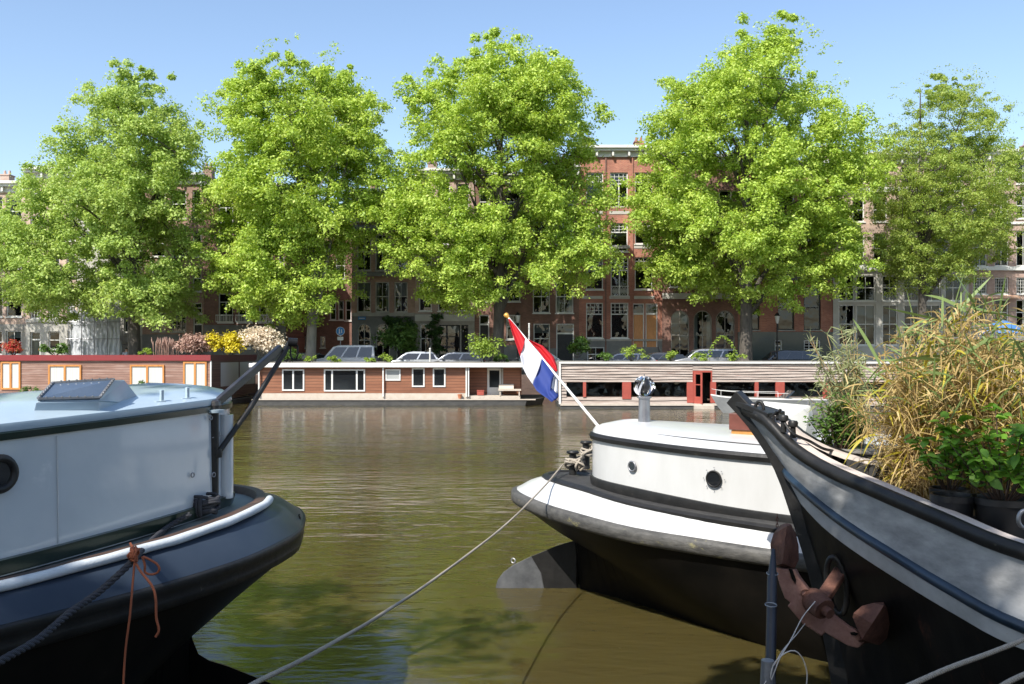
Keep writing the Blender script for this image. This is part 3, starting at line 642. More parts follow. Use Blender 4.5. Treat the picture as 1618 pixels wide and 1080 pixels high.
# ---- dark barge bow, right
def bow_boat():
    fr = Frame((1.86, 7.5), (0.75, -0.66))
    root = thing('barge', 'old barge bow on the right, weathered grey bulwark above a black hull, planters aboard', 'boat', fr.O, fr.rz)
    G = side([(0,0,2.48),(.12,.05,2.46),(.31,.13,2.40),(.555,.2,2.21),(.87,.32,2.08),(1.33,.58,1.99),(1.8,.83,1.90),(2.3,1.04,1.80),(3.2,1.22,1.70),(5,1.25,1.65),(6.5,1.2,1.65)], 60)
    Wl = side([(.40,0,1.98),(.46,.06,1.93),(.78,.26,1.78),(1.1,.45,1.66),(1.47,.65,1.55),(1.9,.9,1.44),(2.34,1.12,1.35),(3.2,1.3,1.25),(5,1.32,1.2),(6.5,1.28,1.2)], 60)
    Pl = side([(.50,0,1.78),(.58,.08,1.72),(.82,.25,1.6),(1.1,.42,1.5),(1.47,.6,1.385),(1.9,.86,1.29),(2.34,1.1,1.22),(3.2,1.28,1.15),(5,1.3,1.1),(6.5,1.26,1.1)], 60)
    M1 = side([(.70,0,1.1),(.85,.1,1.05),(1.1,.24,.95),(1.47,.42,.85),(1.9,.66,.75),(2.34,.9,.7),(3.2,1.15,.65),(5,1.2,.6),(6.5,1.16,.6)], 60)
    M2 = side([(.86,0,.35),(1.0,.05,.32),(1.3,.15,.3),(1.6,.3,.28),(2,.5,.25),(2.5,.7,.22),(3.2,.95,.2),(5,1.1,.2),(6.5,1.05,.2)], 60)
    M3 = side([(.9,0,-.4),(1.1,.03,-.4),(1.4,.08,-.4),(1.7,.18,-.4),(2.1,.32,-.4),(2.6,.5,-.4),(3.3,.8,-.4),(5,.95,-.4),(6.5,.9,-.4)], 60)
    mb = MB(); g0 = offs(G, 0, -.07); strip(mb, g0, [a.lerp(b_, .5) + Vector((0, -.015, 0)) for a, b_ in zip(g0, Wl)], offs(Wl, 0, .03)); mb.build('bulwark', M['bow_grey'], root, smooth=True)
    mb = MB(); strip(mb, offs(Wl, 0, -.03), Pl); mb.build('pale_strake', M['bow_pale'], root, smooth=True)
    mb = MB(); strip(mb, Pl, M1, M2, M3); e = [full(c) for c in (Pl, M1, M2, M3)]
    hull = mb.build('hull', mat('streaked_black_hull', (.004, .004, .004), .4, c2=(.014, .012, .011), sc_=3, mscale=(1.2, 1.2, .35), spec=.2, c3=(.085, .032, .022), thr=.61, sc3=2.4, bump=.004, bscale=5), root, smooth=True)
    mb = MB(); ends = [full(c) for c in (G, Wl, Pl, M1, M2, M3)]; mb.poly([q[0] for q in ends] + [q[-1] for q in ends[::-1]]); mb.build('transom', M['black_hull'], root)
    mb = MB(); strip(mb, offs(G, -.01, -.085), offs(G, .026, -.078), offs(G, .038, -.04), offs(G, .035, .0), offs(G, .0, .015), offs(G, -.035, .005)); mb.build('gunwale', M['black'], root, smooth=True)
    mb = MB(); strip(mb, offs(G, -.036, .0), offs(G, -.07, .006), offs(G, -.15, -.005), offs(G, -.155, -.04)); mb.build('rail_top', M['rail_pink'], root, smooth=True, angle=40)
    mb = MB(); strip(mb, offs(Wl, -.01, .04), offs(Wl, .022, .035), offs(Wl, .035, .005), offs(Wl, .022, -.025), offs(Wl, -.01, -.04)); mb.build('wale', mat('blue_black_wale_reflection', (.008, .014, .022), .35, c2=(.02, .045, .08), sc_=2, c3=(.45, .42, .38), thr=.62, sc3=2.2, coat=.2), root, smooth=True)  # bluish patches are a reflection painted into the wale's colour
    # inside of the bulwark and the deck
    cut = lambda c: [p for p in c if p.x > .75]
    mb = MB(); k0 = min(len(cut(offs(G, -.155, -.03))), len(cut(offs(G, -.16, -.32))))
    for sg in (1, -1): mb.grid([[Vector((p.x, p.y*sg, p.z)) for p in offs(G, -.155, -.03)[-k0:]], [Vector((p.x, p.y*sg, p.z)) for p in offs(G, -.16, -.32)[-k0:]]])
    mb.build('bulwark_lining', M['deck_black'], root, smooth=True)
    mb = MB(); d = [p for p in full(offs(G, -.12, -.3)) if p.x > .75]; mb.grid([d, [Vector((p.x, 0, p.z + .03)) for p in d]]); dk = mb.build('deck', M['deck_black'], root)
    Wq = lambda px, py, dd: fr.loc(P(px, py, dd))
    q0, q1 = Wq(1345, 712, 7.25), Wq(1345, 712, 7.25)
    mb = MB(); mb.box(q0.x-.28, q0.x+.5, q0.y-.05, q0.y+.45, 1.72, 2.1); ch = mb.build('deck_locker', M['deck_black'], root, bevel=.01)
    mb = MB(); mb.box(q0.x-.31, q0.x+.53, q0.y-.08, q0.y+.48, 2.102, 2.13); mb.build('lid', M['stone_dark'], ch, bevel=.006)
    # stem
    st = crom([(-.06,0,2.5),(.14,0,2.3),(.36,0,1.98),(.50,0,1.62),(.63,0,1.23),(.76,0,.72),(.83,0,.3),(.88,0,-.4)], 24)
    mb = MB(); rows = []
    for i, p in enumerate(st):
        t = (st[min(i+1, 23)] - st[max(i-1, 0)]).normalized(); nx = Vector((t.z, 0, -t.x)); wd = .035 + .02*(1 - i/23)
        if nx.x > 0: nx = -nx
        rows.append([p + nx*.03 + Vector((0, wd*.8, 0)), p + nx*.03 - Vector((0, wd*.8, 0)), p - nx*.11 - Vector((0, wd, 0)), p - nx*.11 + Vector((0, wd, 0))])
    mb.grid(rows, True); mb.poly(rows[0]); mb.poly(rows[-1]); mb.build('stem', M['black'], root, bevel=.008)
    # stemhead plate
    mb = MB(); mb.prism([Vector((-.08, 0, 2.5)), Vector((.1, -.1, 2.49)), Vector((.34, -.16, 2.42)), Vector((.34, .16, 2.42)), Vector((.1, .1, 2.49))], [Vector((-.08, 0, 2.47)), Vector((.1, -.1, 2.44)), Vector((.34, -.16, 2.36)), Vector((.34, .16, 2.36)), Vector((.1, .1, 2.44))]); mb.build('stemhead', M['black'], root, bevel=.006)
    # white breakwater board behind the stem
    W = lambda px, py, dd: fr.loc(P(px, py, dd))
    pl = [W(1205, 634, 7.55), W(1275, 640, 7.75), W(1287, 690, 7.75), W(1262, 712, 7.3), W(1225, 668, 7.3)]
    off = Vector((.02, .03, 0)); mb = MB(); mb.prism(pl, [p + off for p in pl]); mb.build('breakwater', M['white'], root, bevel=.004)
    mb = MB(); mb.tube([W(1277, 636, 7.76), W(1289, 694, 7.76)], .008, 8); mb.tube([W(1277, 634, 7.76), W(1277, 640, 7.76)], .014, 8); mb.build('breakwater_post', M['steel'], root)
    # fairlead roller, cleats and bollards on the rail
    mb = MB(); c = W(1200, 644, 7.3); mb.tube([c + Vector((.035*math.cos(a), 0, .05*math.sin(a))) for a in [k*math.pi/8 for k in range(16)]], .014, 8, closed=True); mb.build('fairlead', M['black'], root, smooth=True)
    for px, py, dd in ((1238, 660, 7.05), (1253, 669, 7.0)):
        c = W(px, py, dd); mb = MB(); mb.lathe([(.024, -.11), (.02, -.03), (.036, -.02), (.038, .01), (.03, .022), (.001, .026)], c, 14); mb.build('mooring_post', M['black'], root, smooth=True, angle=40)
    mb = MB()
    for px, py, dd in ((1222, 655, 7.15), (1228, 652, 7.15)):
        a = W(px, py, dd); mb.tube([a + Vector((0, 0, -.06)), a, a + Vector((.02, 0, .015)), a + Vector((.03, 0, .03))], .012, 8); mb.bar(a + Vector((-.04, 0, -.01)), a + Vector((.05, 0, -.02)), .014, .014)
    mb.build('windlass_fittings', M['black'], root)
    mb = MB(); pts = [W(1240, 668, 7.0), W(1252, 684, 6.95), W(1268, 692, 6.95), W(1280, 697, 7.0), W(1300, 708, 7.0), W(1316, 712, 7.1)]; mb.tube(crom(pts, 20), .011, 6); mb.build('chain', M['black'], root)
    # hawse pipe with ring
    c = W(1322, 905, 6.72); rows = []
    mb = MB(); mb.tube([W(1322 + 15*math.cos(a) + 6*math.sin(a), 925 + 45*math.sin(a), 6.68 - .05*math.cos(a)) for a in [k*math.pi/12 for k in range(24)]], .022, 8, closed=True); mb.build('hawse_pipe', M['black'], root, smooth=True)
    # ring at the frame edge
    mb = MB(); mb.tube([W(1620 + 11*math.cos(a), 820 + 14*math.sin(a), 5.15) for a in [k*math.pi/8 for k in range(16)]], .012, 8, closed=True); mb.build('rail_ring', M['steel'], root, smooth=True)
    # rust weep streaks on the wale
    return fr, root
rfr, rroot = bow_boat()

# ---- anchor
def anchor():
    base = P(1300, 955, 6.35); t = thing('anchor', 'rusty stockless anchor with two broad flukes hanging below the barge bow', 'anchor', base)
    Q = lambda px, py, d: P(px, py, d) - base
    ol = [(1225, 897), (1232, 925), (1240, 945), (1249, 952), (1244, 957), (1268, 985), (1298, 1005), (1303, 999), (1318, 1008), (1340, 1020), (1355, 1024), (1366, 1014), (1362, 1003), (1352, 996), (1340, 990), (1320, 975), (1300, 955), (1280, 935), (1262, 912), (1256, 900)]
    mb = MB(); mb.prism([Q(x, y, 6.22) for x, y in ol], [Q(x + 3, y - 2, 6.34) for x, y in ol]); mb.build('crown', M['rust_light'], t, bevel=.008)
    # slots
    for ol2 in ([(1246, 898), (1252, 899), (1258, 916), (1257, 923), (1251, 914)], [(1343, 999), (1350, 998), (1357, 1001), (1352, 1004), (1345, 1003)]):
        mb = MB(); mb.prism([Q(x, y, 6.212) for x, y in ol2], [Q(x, y, 6.222) for x, y in ol2]); mb.build('slot', M['black_hull'], t)
    # flukes: ridged blades
    def fluke(out, ridge, thick=.09):
        mb = MB(); n = len(out); c0 = [Q(x, y, 6.24 + .05) for x, y in out]; r = [Q(x, y, 6.13) for x, y in ridge]
        bk = [Q(x, y, 6.24 + thick + .05) for x, y in out]
        vs = c0 + r + bk; fs = []
        # front: split each outline point to nearest ridge point
        def near(i): return n + min(range(len(r)), key=lambda k: (out[i][0]-ridge[k][0])**2 + (out[i][1]-ridge[k][1])**2)
        for i in range(n):
            j = (i+1) % n; a, b_ = near(i), near(j)
            if a == b_: fs.append((i, j, a))
            else: fs.append((i, j, b_, a))
            fs.append((i, n+len(r)+i, n+len(r)+j, j))
        fs.append(tuple(range(n+len(r), n+len(r)+n)))
        mb.add(vs, fs); mb.build('fluke', M['rust'], t, smooth=True, angle=28)
    fluke([(1243, 826), (1233, 829), (1222, 843), (1217, 860), (1218, 872), (1226, 893), (1240, 897), (1256, 897), (1262, 885), (1262, 862), (1257, 842), (1250, 828)], [(1243, 832), (1240, 860), (1236, 890)])
    fluke([(1397, 951), (1380, 952), (1362, 957), (1349, 968), (1347, 975), (1354, 990), (1362, 1000), (1352, 1014), (1360, 1020), (1370, 1015), (1390, 1019), (1402, 1008), (1406, 985), (1403, 962)], [(1396, 957), (1378, 985), (1362, 1010)])
    mb = MB(); a = Q(1283, 938, 6.3); b_ = Q(1308, 966, 5.98)
    mb.tube([Q(1285, 948, 6.24), Q(1298, 958, 6.05), Q(1303, 963, 6.02)], [.085, .08, .075], 14); mb.tube([Q(1303, 963, 6.02), Q(1312, 970, 5.97)], .035, 10); mb.build('pivot', M['rust'], t, smooth=True, angle=40)
    mb = MB(); mb.bar(Q(1300, 945, 6.4), Q(1330, 900, 6.72), .1, .05); mb.build('shank', M['rust'], t, bevel=.01)
    mb = MB()
    mb.tube([Q(1273 + 7*math.cos(k*math.pi/7), 937 + 6*math.sin(k*math.pi/7), 6.212) for k in range(14)], .004, 6, closed=True); mb.build('ring_mark', M['rust'], t)
    mb = MB()
    for k in range(4):
        c = Q(1228, 815 + k*5, 6.2); mb.tube([c + Vector(((.008 if k % 2 else .003)*math.cos(a), (.003 if k % 2 else .008)*math.cos(a), .014*math.sin(a))) for a in [j*math.pi/5 for j in range(10)]], .003, 5, closed=True)
    mb.build('chain_links', M['rust'], t)
anchor()

# ---- spar / boat hook with wire, ropes
def pole():
    top = P(1222, 868, 6.0); bot = P(1213, 1075, 5.35); base = Vector((bot.x, bot.y, 0.5))
    t = thing('spar', 'dark blue steel pole standing upright in front of the rusty anchor', 'pole', bot)
    mb = MB(); mb.tube([top - bot, (top-bot)*.75, Vector((0, 0, -.9))], [.012, .032, .034], 12); mb.build('tube', mat('blue_black_tube', (.008, .011, .02), .4, c2=(.02, .022, .03), sc_=6), t, smooth=True)
    for f in (.55, .8, .98):
        c = (top-bot)*f; mb = MB(); mb.tube([c + Vector((.035*math.cos(a)*(1 if f < .9 else .3), .035*math.sin(a)*(1 if f < .9 else .3), .004*math.sin(a))) for a in [k*math.pi/8 for k in range(16)]], .004, 6, closed=True); mb.build('band', M['steel'], t)
    mb = MB(); mb.tube([(0, 0, -.12), (.0, 0, .12)], [.05, .038], 12); mb.build('socket', M['steel'], t, smooth=True)
pole()
def rope(name, label, pts, r, m, n=60, parent=None, tw=0, cat='rope', group=None):
    c = crom(pts, n); mb = MB()
    if tw:   # laid rope: three strands
        c = crom(pts, n*5); L = 0; b0 = c[0]
        for k in range(3):
            rows = []; L = 0
            for i, p in enumerate(c):
                if i: L += (c[i]-c[i-1]).length
                t = (c[min(i+1, len(c)-1)] - c[max(i-1, 0)]).normalized(); u = t.cross(Vector((0.1, 0, 1))).normalized(); v = t.cross(u)
                a = 2*math.pi*(L/(tw) + k/3); rows.append(p + (u*math.cos(a) + v*math.sin(a))*r*.5)
            mb.tube([q - b0 for q in rows], r*.58, 6)
        o = mb.build(name, m, parent, smooth=True)
    else:
        b0 = c[0]; mb.tube([q - b0 for q in c], r, 7); o = mb.build(name, m, parent, smooth=True)
    o.location = b0
    if label: tag(o, label, cat, group)
    return o
def sag(a, b_, s, n=9): return [a.lerp(b_, k/(n-1)) + Vector((0, 0, -s*4*(k/(n-1))*(1-k/(n-1)))) for k in range(n)]
rope('mooring_rope', 'long pale mooring line sagging from the white tugboat across the water to bottom centre', [P(890, 733, 11.3), P(860, 768, 10.4), P(800, 828, 8.9), P(700, 905, 6.8), P(600, 972, 5.2), P(500, 1030, 4.1), P(395, 1084, 3.2), P(330, 1130, 2.8)], .011, M['rope_pale'], 60, tw=.09)
rope('mooring_rope', 'black stranded rope crossing the navy side of the left tugboat to the bottom left corner', [P(300, 812, 6.3), P(262, 835, 6.15), P(225, 868, 5.55), P(212, 884, 5.05), P(160, 932, 4.85), P(110, 968, 4.6), P(60, 1010, 4.35), P(0, 1045, 4.1), P(-60, 1085, 3.9)], .019, M['rope_black'], 40, tw=.1)
rope('mooring_rope', 'upper of two light braided lines in the bottom right corner', [P(1425, 1088, 3.9), P(1500, 1055, 4.1), P(1560, 1033, 4.3), P(1640, 1002, 4.5)], .012, M['rope_pale'], 30, tw=.05, group='ropes at the bottom right')
rope('mooring_rope', 'lower of two light braided lines in the bottom right corner', [P(1570, 1092, 4.0), P(1600, 1074, 4.1), P(1650, 1052, 4.2)], .012, M['rope_pale'], 20, tw=.05, group='ropes at the bottom right')
# coil of black rope at the foot of the mast
def coil():
    c = P(322, 797, 6.55); t = thing('rope_coil', 'black rope wound in a thick bundle at the foot of the left mast', 'rope', c)
    mb = MB(); rnd = random.Random(3)
    for k in range(9):
        z = -.055 + .014*k; pts = []; rr = .085 + rnd.uniform(-.012, .012); ph = rnd.uniform(0, 6)
        for i in range(20):
            a = 2*math.pi*i/20; pts.append(((rr + .006*math.sin(3*a + ph))*math.cos(a)*1.15, (rr)*math.sin(a)*.8, z + .012*math.sin(2*a + ph)))
        mb.tube(pts, .0125, 6, closed=True)
    for k in range(5):
        a = rnd.uniform(2.5, 5.5); x, y = .1*math.cos(a), .075*math.sin(a)
        mb.tube([(x*.7, y*.7, .07), (x*1.1, y*1.25, .04), (x*1.15, y*1.3, -.03), (x*.9, y, -.07)], .012, 6)
    mb.build('coil', M['rope_black'], t, smooth=True)
    return t
coil()
def knot(nm, label, c, r, m, turns, rr, seed):
    t = thing(nm, label, 'rope', c); mb = MB(); rnd = random.Random(seed)
    for k in range(turns):
        ax = Vector((rnd.gauss(0, .35), rnd.gauss(0, .35), 1)).normalized(); u = ax.orthogonal().normalized(); v = ax.cross(u); q = r*rnd.uniform(.75, 1.15); z = rnd.uniform(-.4, .4)*r
        mb.tube([u*q*math.cos(a) + v*q*math.sin(a) + Vector((0, 0, z)) for a in [i*math.pi/8 for i in range(16)]], rr, 6, closed=True)
    for k in range(2): mb.tube(crom([(r*rnd.uniform(-1, 1), -r, r*.4), (r*rnd.uniform(-1.2, 1.2), -r*1.4, -r*.3), (r*rnd.uniform(-1, 1), -r*.8, -r)], 8), rr, 6)
    mb.build('turns', m, t, smooth=True)
knot('rope_turns', 'pale rope wound around the nearer stern bollard of the white tugboat', P(907, 729, 11.33), .1, M['rope_pale'], 9, .015, 1)
knot('rope_turns', 'pale rope wound around the farther stern bollard of the white tugboat', P(927, 713, 11.95), .075, M['rope_pale'], 6, .014, 5)
def orange():
    c = P(212, 875, 5.0); t = thing('rope_tie', 'frayed orange cord knotted over the white fender, its loop and two ends hanging', 'cord', c)
    Q = lambda px, py, d=5.0: P(px, py, d) - c
    mb = MB(); rnd = random.Random(9)
    for k in range(6):
        ax = Vector((1, rnd.uniform(-.5, .5), rnd.uniform(-.8, .8))).normalized(); u = ax.orthogonal().normalized(); v = ax.cross(u)
        mb.tube([u*.032*math.cos(a) + v*.032*math.sin(a) + Vector((rnd.uniform(-.01, .01), -.0, rnd.uniform(-.01, .01))) for a in [i*math.pi/6 for i in range(12)]], .0065, 6, closed=True)
    mb.tube(crom([Q(206, 858, 5.1), Q(210, 868, 5.05), Q(203, 880, 5.0), Q(213, 886, 4.97)], 10), .007, 6)
    mb.build('knot', M['rope_orange'], t, smooth=True)
    mb = MB(); mb.tube(crom([Q(225, 879), Q(229, 893), Q(229, 903), Q(236, 907), Q(246, 906), Q(252, 899), Q(247, 890), Q(235, 883), Q(226, 879)], 30), .0065, 6); mb.build('loop', M['rope_orange'], t, smooth=True)
    mb = MB(); mb.tube(crom([Q(213, 884), Q(209, 930, 4.93), Q(205, 975, 4.9), Q(198, 1030, 4.9), Q(194, 1100, 4.9)], 30), .006, 6); mb.build('end', M['rope_orange'], t, smooth=True)
    mb = MB(); mb.tube(crom([Q(214, 888), Q(222, 902, 4.95), Q(240, 925, 4.92), Q(246, 945, 4.9), Q(247, 975, 4.9), Q(251, 995, 4.9), Q(246, 1006, 4.9)], 30), .0075, 6); mb.build('end', M['rope_orange'], t, smooth=True)
orange()
rope('wire', 'thin white cord looped between the spar and the anchor', [P(1288, 950, 5.95), P(1268, 975, 5.8), P(1250, 1010, 5.5), P(1232, 1040, 5.35), P(1218, 1075, 5.3), P(1222, 1050, 5.3), P(1240, 1032, 5.3), P(1256, 1028, 5.3), P(1268, 1040, 5.3), P(1275, 1062, 5.3), P(1274, 1085, 5.3)], .0035, M['twine'], 60, cat='cord')
rope('wire', 'thin grey cord running from the anchor shank down to the pole socket', [P(1272, 985, 6.1), P(1258, 1003, 5.8), P(1235, 1030, 5.45), P(1215, 1068, 5.33), P(1205, 1085, 5.3)], .003, M['twine'], 40, cat='cord')
rope('rope_shadow_strand', 'thin black line imitating the mooring rope shadow across the stern and belting of the white tugboat', [P(886, 742, 11.25), P(872, 762, 10.95), P(861, 782, 10.72), P(855, 798, 10.52), P(854, 808, 10.5)], .006, M['rope_black'], 16, cat='rope')  # dark strand laid on the hull as the mooring rope's cast shadow

# ------------------------------------------------------------------ buildings across the water
YF = 67.0; SC = F / YF
def bx_(px, y=YF): return (px - 809) / F * y
def bz_(py, y=YF): return EYE - (py - HOR) / F * y

def window(root, x0, x1, z0, z1, y, style='sash', frame='white', fill='glass', sill=True, shade=0, rnd=random):
    # x,z in root-local metres, y = wall face; frame sits in the opening
    fy = y + .1; fw = .075; W = MB()
    arch = style.startswith('arch')
    if not arch:
        W.box(x0, x0+fw, fy, fy+.09, z0, z1); W.box(x1-fw, x1, fy, fy+.09, z0, z1)
        W.box(x0+fw, x1-fw, fy, fy+.09, z0, z0+fw); W.box(x0+fw, x1-fw, fy, fy+.09, z1-fw, z1)
        w_, h_ = x1-x0, z1-z0
        def hb(f, t=.05, a=x0+fw, b_=x1-fw): W.box(a, b_, fy+.01, fy+.07, z0+h_*f-t/2, z0+h_*f+t/2)
        def vb(f, za=0, zb=1, t=.05): W.box(x0+w_*f-t/2, x0+w_*f+t/2, fy+.012, fy+.068, z0+max(fw, h_*za), z0+min(h_-fw, h_*zb))
        if style == 'sash': hb(.52, .06)
        elif style == 'sash2': hb(.52, .06); vb(.5, t=.035)
        elif style == 'casement': vb(.5, 0, .7, .06); hb(.7, .06)
        elif style == 'leaded':
            hb(.68, .08)
            for k in range(1, 4): vb(k/4, .71, 1, .035)
            hb(.78, .03); hb(.88, .03)
        elif style == 'french':
            hb(.68, .08); vb(.5, 0, .67, .09)
            for k in range(1, 4): vb(k/4, .71, 1, .035)
            hb(.78, .03); hb(.88, .03)
        elif style == 'grid':
            for k in range(1, 3): vb(k/3, t=.035)
            for k in range(1, 5): hb(k/5, .035)
        elif style == 'grid6':
            for k in range(1, 6): vb(k/6, t=.02)
            for k in range(1, 5): hb(k/5, .02)
        elif style == 'wide':
            vb(.36, t=.12); vb(.64, t=.12) if w_ > 3 else None; hb(.7, .07)
        f = W.build('window', M[frame], root)
        G = MB(); G.poly([(x0+fw*.5, fy+.05, z0+fw*.5), (x1-fw*.5, fy+.05, z0+fw*.5), (x1-fw*.5, fy+.05, z1-fw*.5), (x0+fw*.5, fy+.05, z1-fw*.5)])
    else:
        cx = (x0+x1)/2; r = (x1-x0)/2; zs = z1 - r
        W.box(x0, x0+fw, fy, fy+.09, z0, zs); W.box(x1-fw, x1, fy, fy+.09, z0, zs)
        ro = [[(cx + q*math.cos(a), yy, zs + q*math.sin(a)) for a in [math.pi*k/16 for k in range(17)]] for q, yy in ((r, fy), (r-fw, fy), (r-fw, fy+.09))]
        W.grid(ro)
        W.box(x0+fw, x1-fw, fy+.01, fy+.07, z0+(z1-z0)*.45, z0+(z1-z0)*.45+.06); W.box(cx-.025, cx+.025, fy+.012, fy+.068, z0, zs+r-.05)
        f = W.build('window', M[frame], root)
        G = MB(); G.poly([(x0+.03, fy+.05, z0), (x1-.03, fy+.05, z0), (x1-.03, fy+.05, zs)] + [(cx + (r-.03)*math.cos(a), fy+.05, zs + (r-.03)*math.sin(a)) for a in [math.pi*k/16 for k in range(1, 16)]] + [(x0+.03, fy+.05, zs)])
    if fill == 'glass': G.build('pane', M['glass'], f)
    k = rnd.random()
    if fill == 'glass' and k < .36:     # blinds or curtains inside
        C = MB(); a = rnd.choice((.2, .3, .45)); C.box(x0+.05, x1-.05, fy+.2, fy+.22, z1-(z1-z0)*a, z1-.05) if k < .2 else (C.box(x0+.04, x0+(x1-x0)*.25, fy+.2, fy+.23, z0, z1-.05), C.box(x1-(x1-x0)*.25, x1-.04, fy+.2, fy+.23, z0, z1-.05))
        C.build('curtain', M['curtain'] if rnd.random() < .5 else M['curtain2'], f)
    if sill and not arch:
        s = MB(); s.box(x0-.06, x1+.06, y-.08, y+.1, z0-.09, z0-.004); s.build('sill', M['white'] if frame == 'white' else M['stone'], f)
    return f

def building(label, px0, px1, pytop, wallm, wins, base=None, cornice='white', bands=(), roof=0, y=YF, extra=None, seed=0, wl=None):
    rnd = random.Random(seed); x0, x1 = bx_(px0, y), bx_(px1, y); cx = (x0+x1)/2; zt = bz_(pytop, y)
    t = thing('canal_house', label, 'building', (cx, y, ZQ), 0, 'houses along the far quay')
    LX = lambda px: bx_(px, y) - cx; LZ = lambda py: bz_(py, y) - ZQ
    X0, X1, ZT = x0-cx, x1-cx, zt-ZQ
    rects = []
    for wn in wins: rects.append((LX(wn[0]), LX(wn[1]), max(.15, LZ(wn[3])), LZ(wn[2])) + tuple(wn[4:]))
    zb = LZ(base[0]) if base else 0
    xs = sorted({X0, X1} | {r[0] for r in rects} | {r[1] for r in rects}); zs = sorted({0, ZT, zb} | {r[2] for r in rects} | {r[3] for r in rects})
    wall, bas = MB(), MB()
    inside = lambda x, z: any(r[0] < x < r[1] and r[2] < z < r[3] for r in rects)
    for j in range(len(zs)-1):
        z0, z1 = zs[j], zs[j+1]; 
        if z1 - z0 < 1e-4: continue
        tgt = bas if (z0+z1)/2 < zb else wall; yo = -.05 if tgt is bas else 0
        run = None
        for i in range(len(xs)-1):
            a, b_ = xs[i], xs[i+1]
            if b_ - a < 1e-4: continue
            if inside((a+b_)/2, (z0+z1)/2):
                if run: tgt.poly([(run[0], yo, z0), (run[1], yo, z0), (run[1], yo, z1), (run[0], yo, z1)]); run = None
            else: run = [run[0] if run else a, b_]
        if run: tgt.poly([(run[0], yo, z0), (run[1], yo, z0), (run[1], yo, z1), (run[0], yo, z1)])
    for r in rects:
        tgt = bas if (r[2]+r[3])/2 < zb else wall; y0 = -.05 if tgt is bas else 0
        a, b_, c, d = r[:4]; D = .3
        tgt.poly([(a, y0, c), (a, D, c), (a, D, d), (a, y0, d)]); tgt.poly([(b_, y0, c), (b_, y0, d), (b_, D, d), (b_, D, c)])
        tgt.poly([(a, y0, d), (a, D, d), (b_, D, d), (b_, y0, d)]); tgt.poly([(a, y0, c), (b_, y0, c), (b_, D, c), (a, D, c)])
        if r[4].startswith('arch'):
            mx, rr, zz = (a+b_)/2, (b_-a)/2, d-(b_-a)/2
            for sgn in (-1, 1):
                pts = [(mx + sgn*rr*math.cos(k*math.pi/16), y0, zz + rr*math.sin(k*math.pi/16)) for k in range(9)]
                for q in range(8): tgt.poly([pts[q], pts[q+1], (mx+sgn*rr, y0, d)] if sgn > 0 else [pts[q+1], pts[q], (mx+sgn*rr, y0, d)])
                tgt.grid([pts, [(p[0], D, p[2]) for p in pts]])
    dp = 11
    wall.poly([(X0, 0, 0), (X0, 0, ZT), (X0, dp, ZT), (X0, dp, 0)]); wall.poly([(X1, 0, 0), (X1, dp, 0), (X1, dp, ZT), (X1, 0, ZT)]); wall.poly([(X0, dp, 0), (X0, dp, ZT), (X1, dp, ZT), (X1, dp, 0)])
    wall.build('wall', M[wallm], t)
    if base: bas.build('plinth', M[base[1]], t)
    I = MB(); I.box(X0+.05, X1-.05, .9, .95, .1, ZT-.2)
    for z in sorted({round(r[3] + .25, 1) for r in rects}): 
        if z < ZT - .3: I.box(X0+.05, X1-.05, .31, .9, z, z+.06)
    I.build('interior', M['interior'], t)
    R_ = MB()
    if roof: R_.prism([(X0, .2, ZT), (X1, .2, ZT), (X1, dp/2, ZT+roof), (X0, dp/2, ZT+roof)], [(X0, dp, ZT), (X1, dp, ZT), (X1, dp/2+.1, ZT+roof), (X0, dp/2+.1, ZT+roof)])
    else: R_.box(X0, X1, .1, dp, ZT-.12, ZT+.02)
    rf = R_.build('roof', M['slate'], t)
    for cxp in (X0 + .9, X1 - 1.1):
        if rnd.random() < .6:
            c = MB(); c.box(cxp-.35, cxp+.35, 4, 4.8, ZT, ZT + roof*.6 + 1.3); c.box(cxp-.4, cxp+.4, 3.95, 4.85, ZT+roof*.6+1.302, ZT+roof*.6+1.4)
            for q in (-.18, .18): c.lathe([(.11, 1.4), (.09, 1.75)], (cxp+q, 4.4, ZT+roof*.6), 8)
            c.build('chimney', M[wallm], rf)
    if cornice:
        C = MB(); C.box(X0-.02, X1+.02, -.12, .1, ZT-.75, ZT-.35); C.box(X0-.03, X1+.03, -.45, .1, ZT-.348, ZT-.16); C.box(X0-.05, X1+.05, -.6, .1, ZT-.158, ZT+.04)
        n = max(3, int((X1-X0)/1.2))
        for k in range(n+1):
            q = X0+.1 + (X1-X0-.2)*k/n; C.box(q-.07, q+.07, -.38, -.122, ZT-.7, ZT-.352)
        C.build('cornice', M[cornice], t)
    for k, (ya, yb, mn, pr) in enumerate(bands):
        b = MB(); b.box(X0+.004*k, X1-.004*k, -pr, -.052, LZ(yb), LZ(ya)); b.build('string_course', M[mn], t)
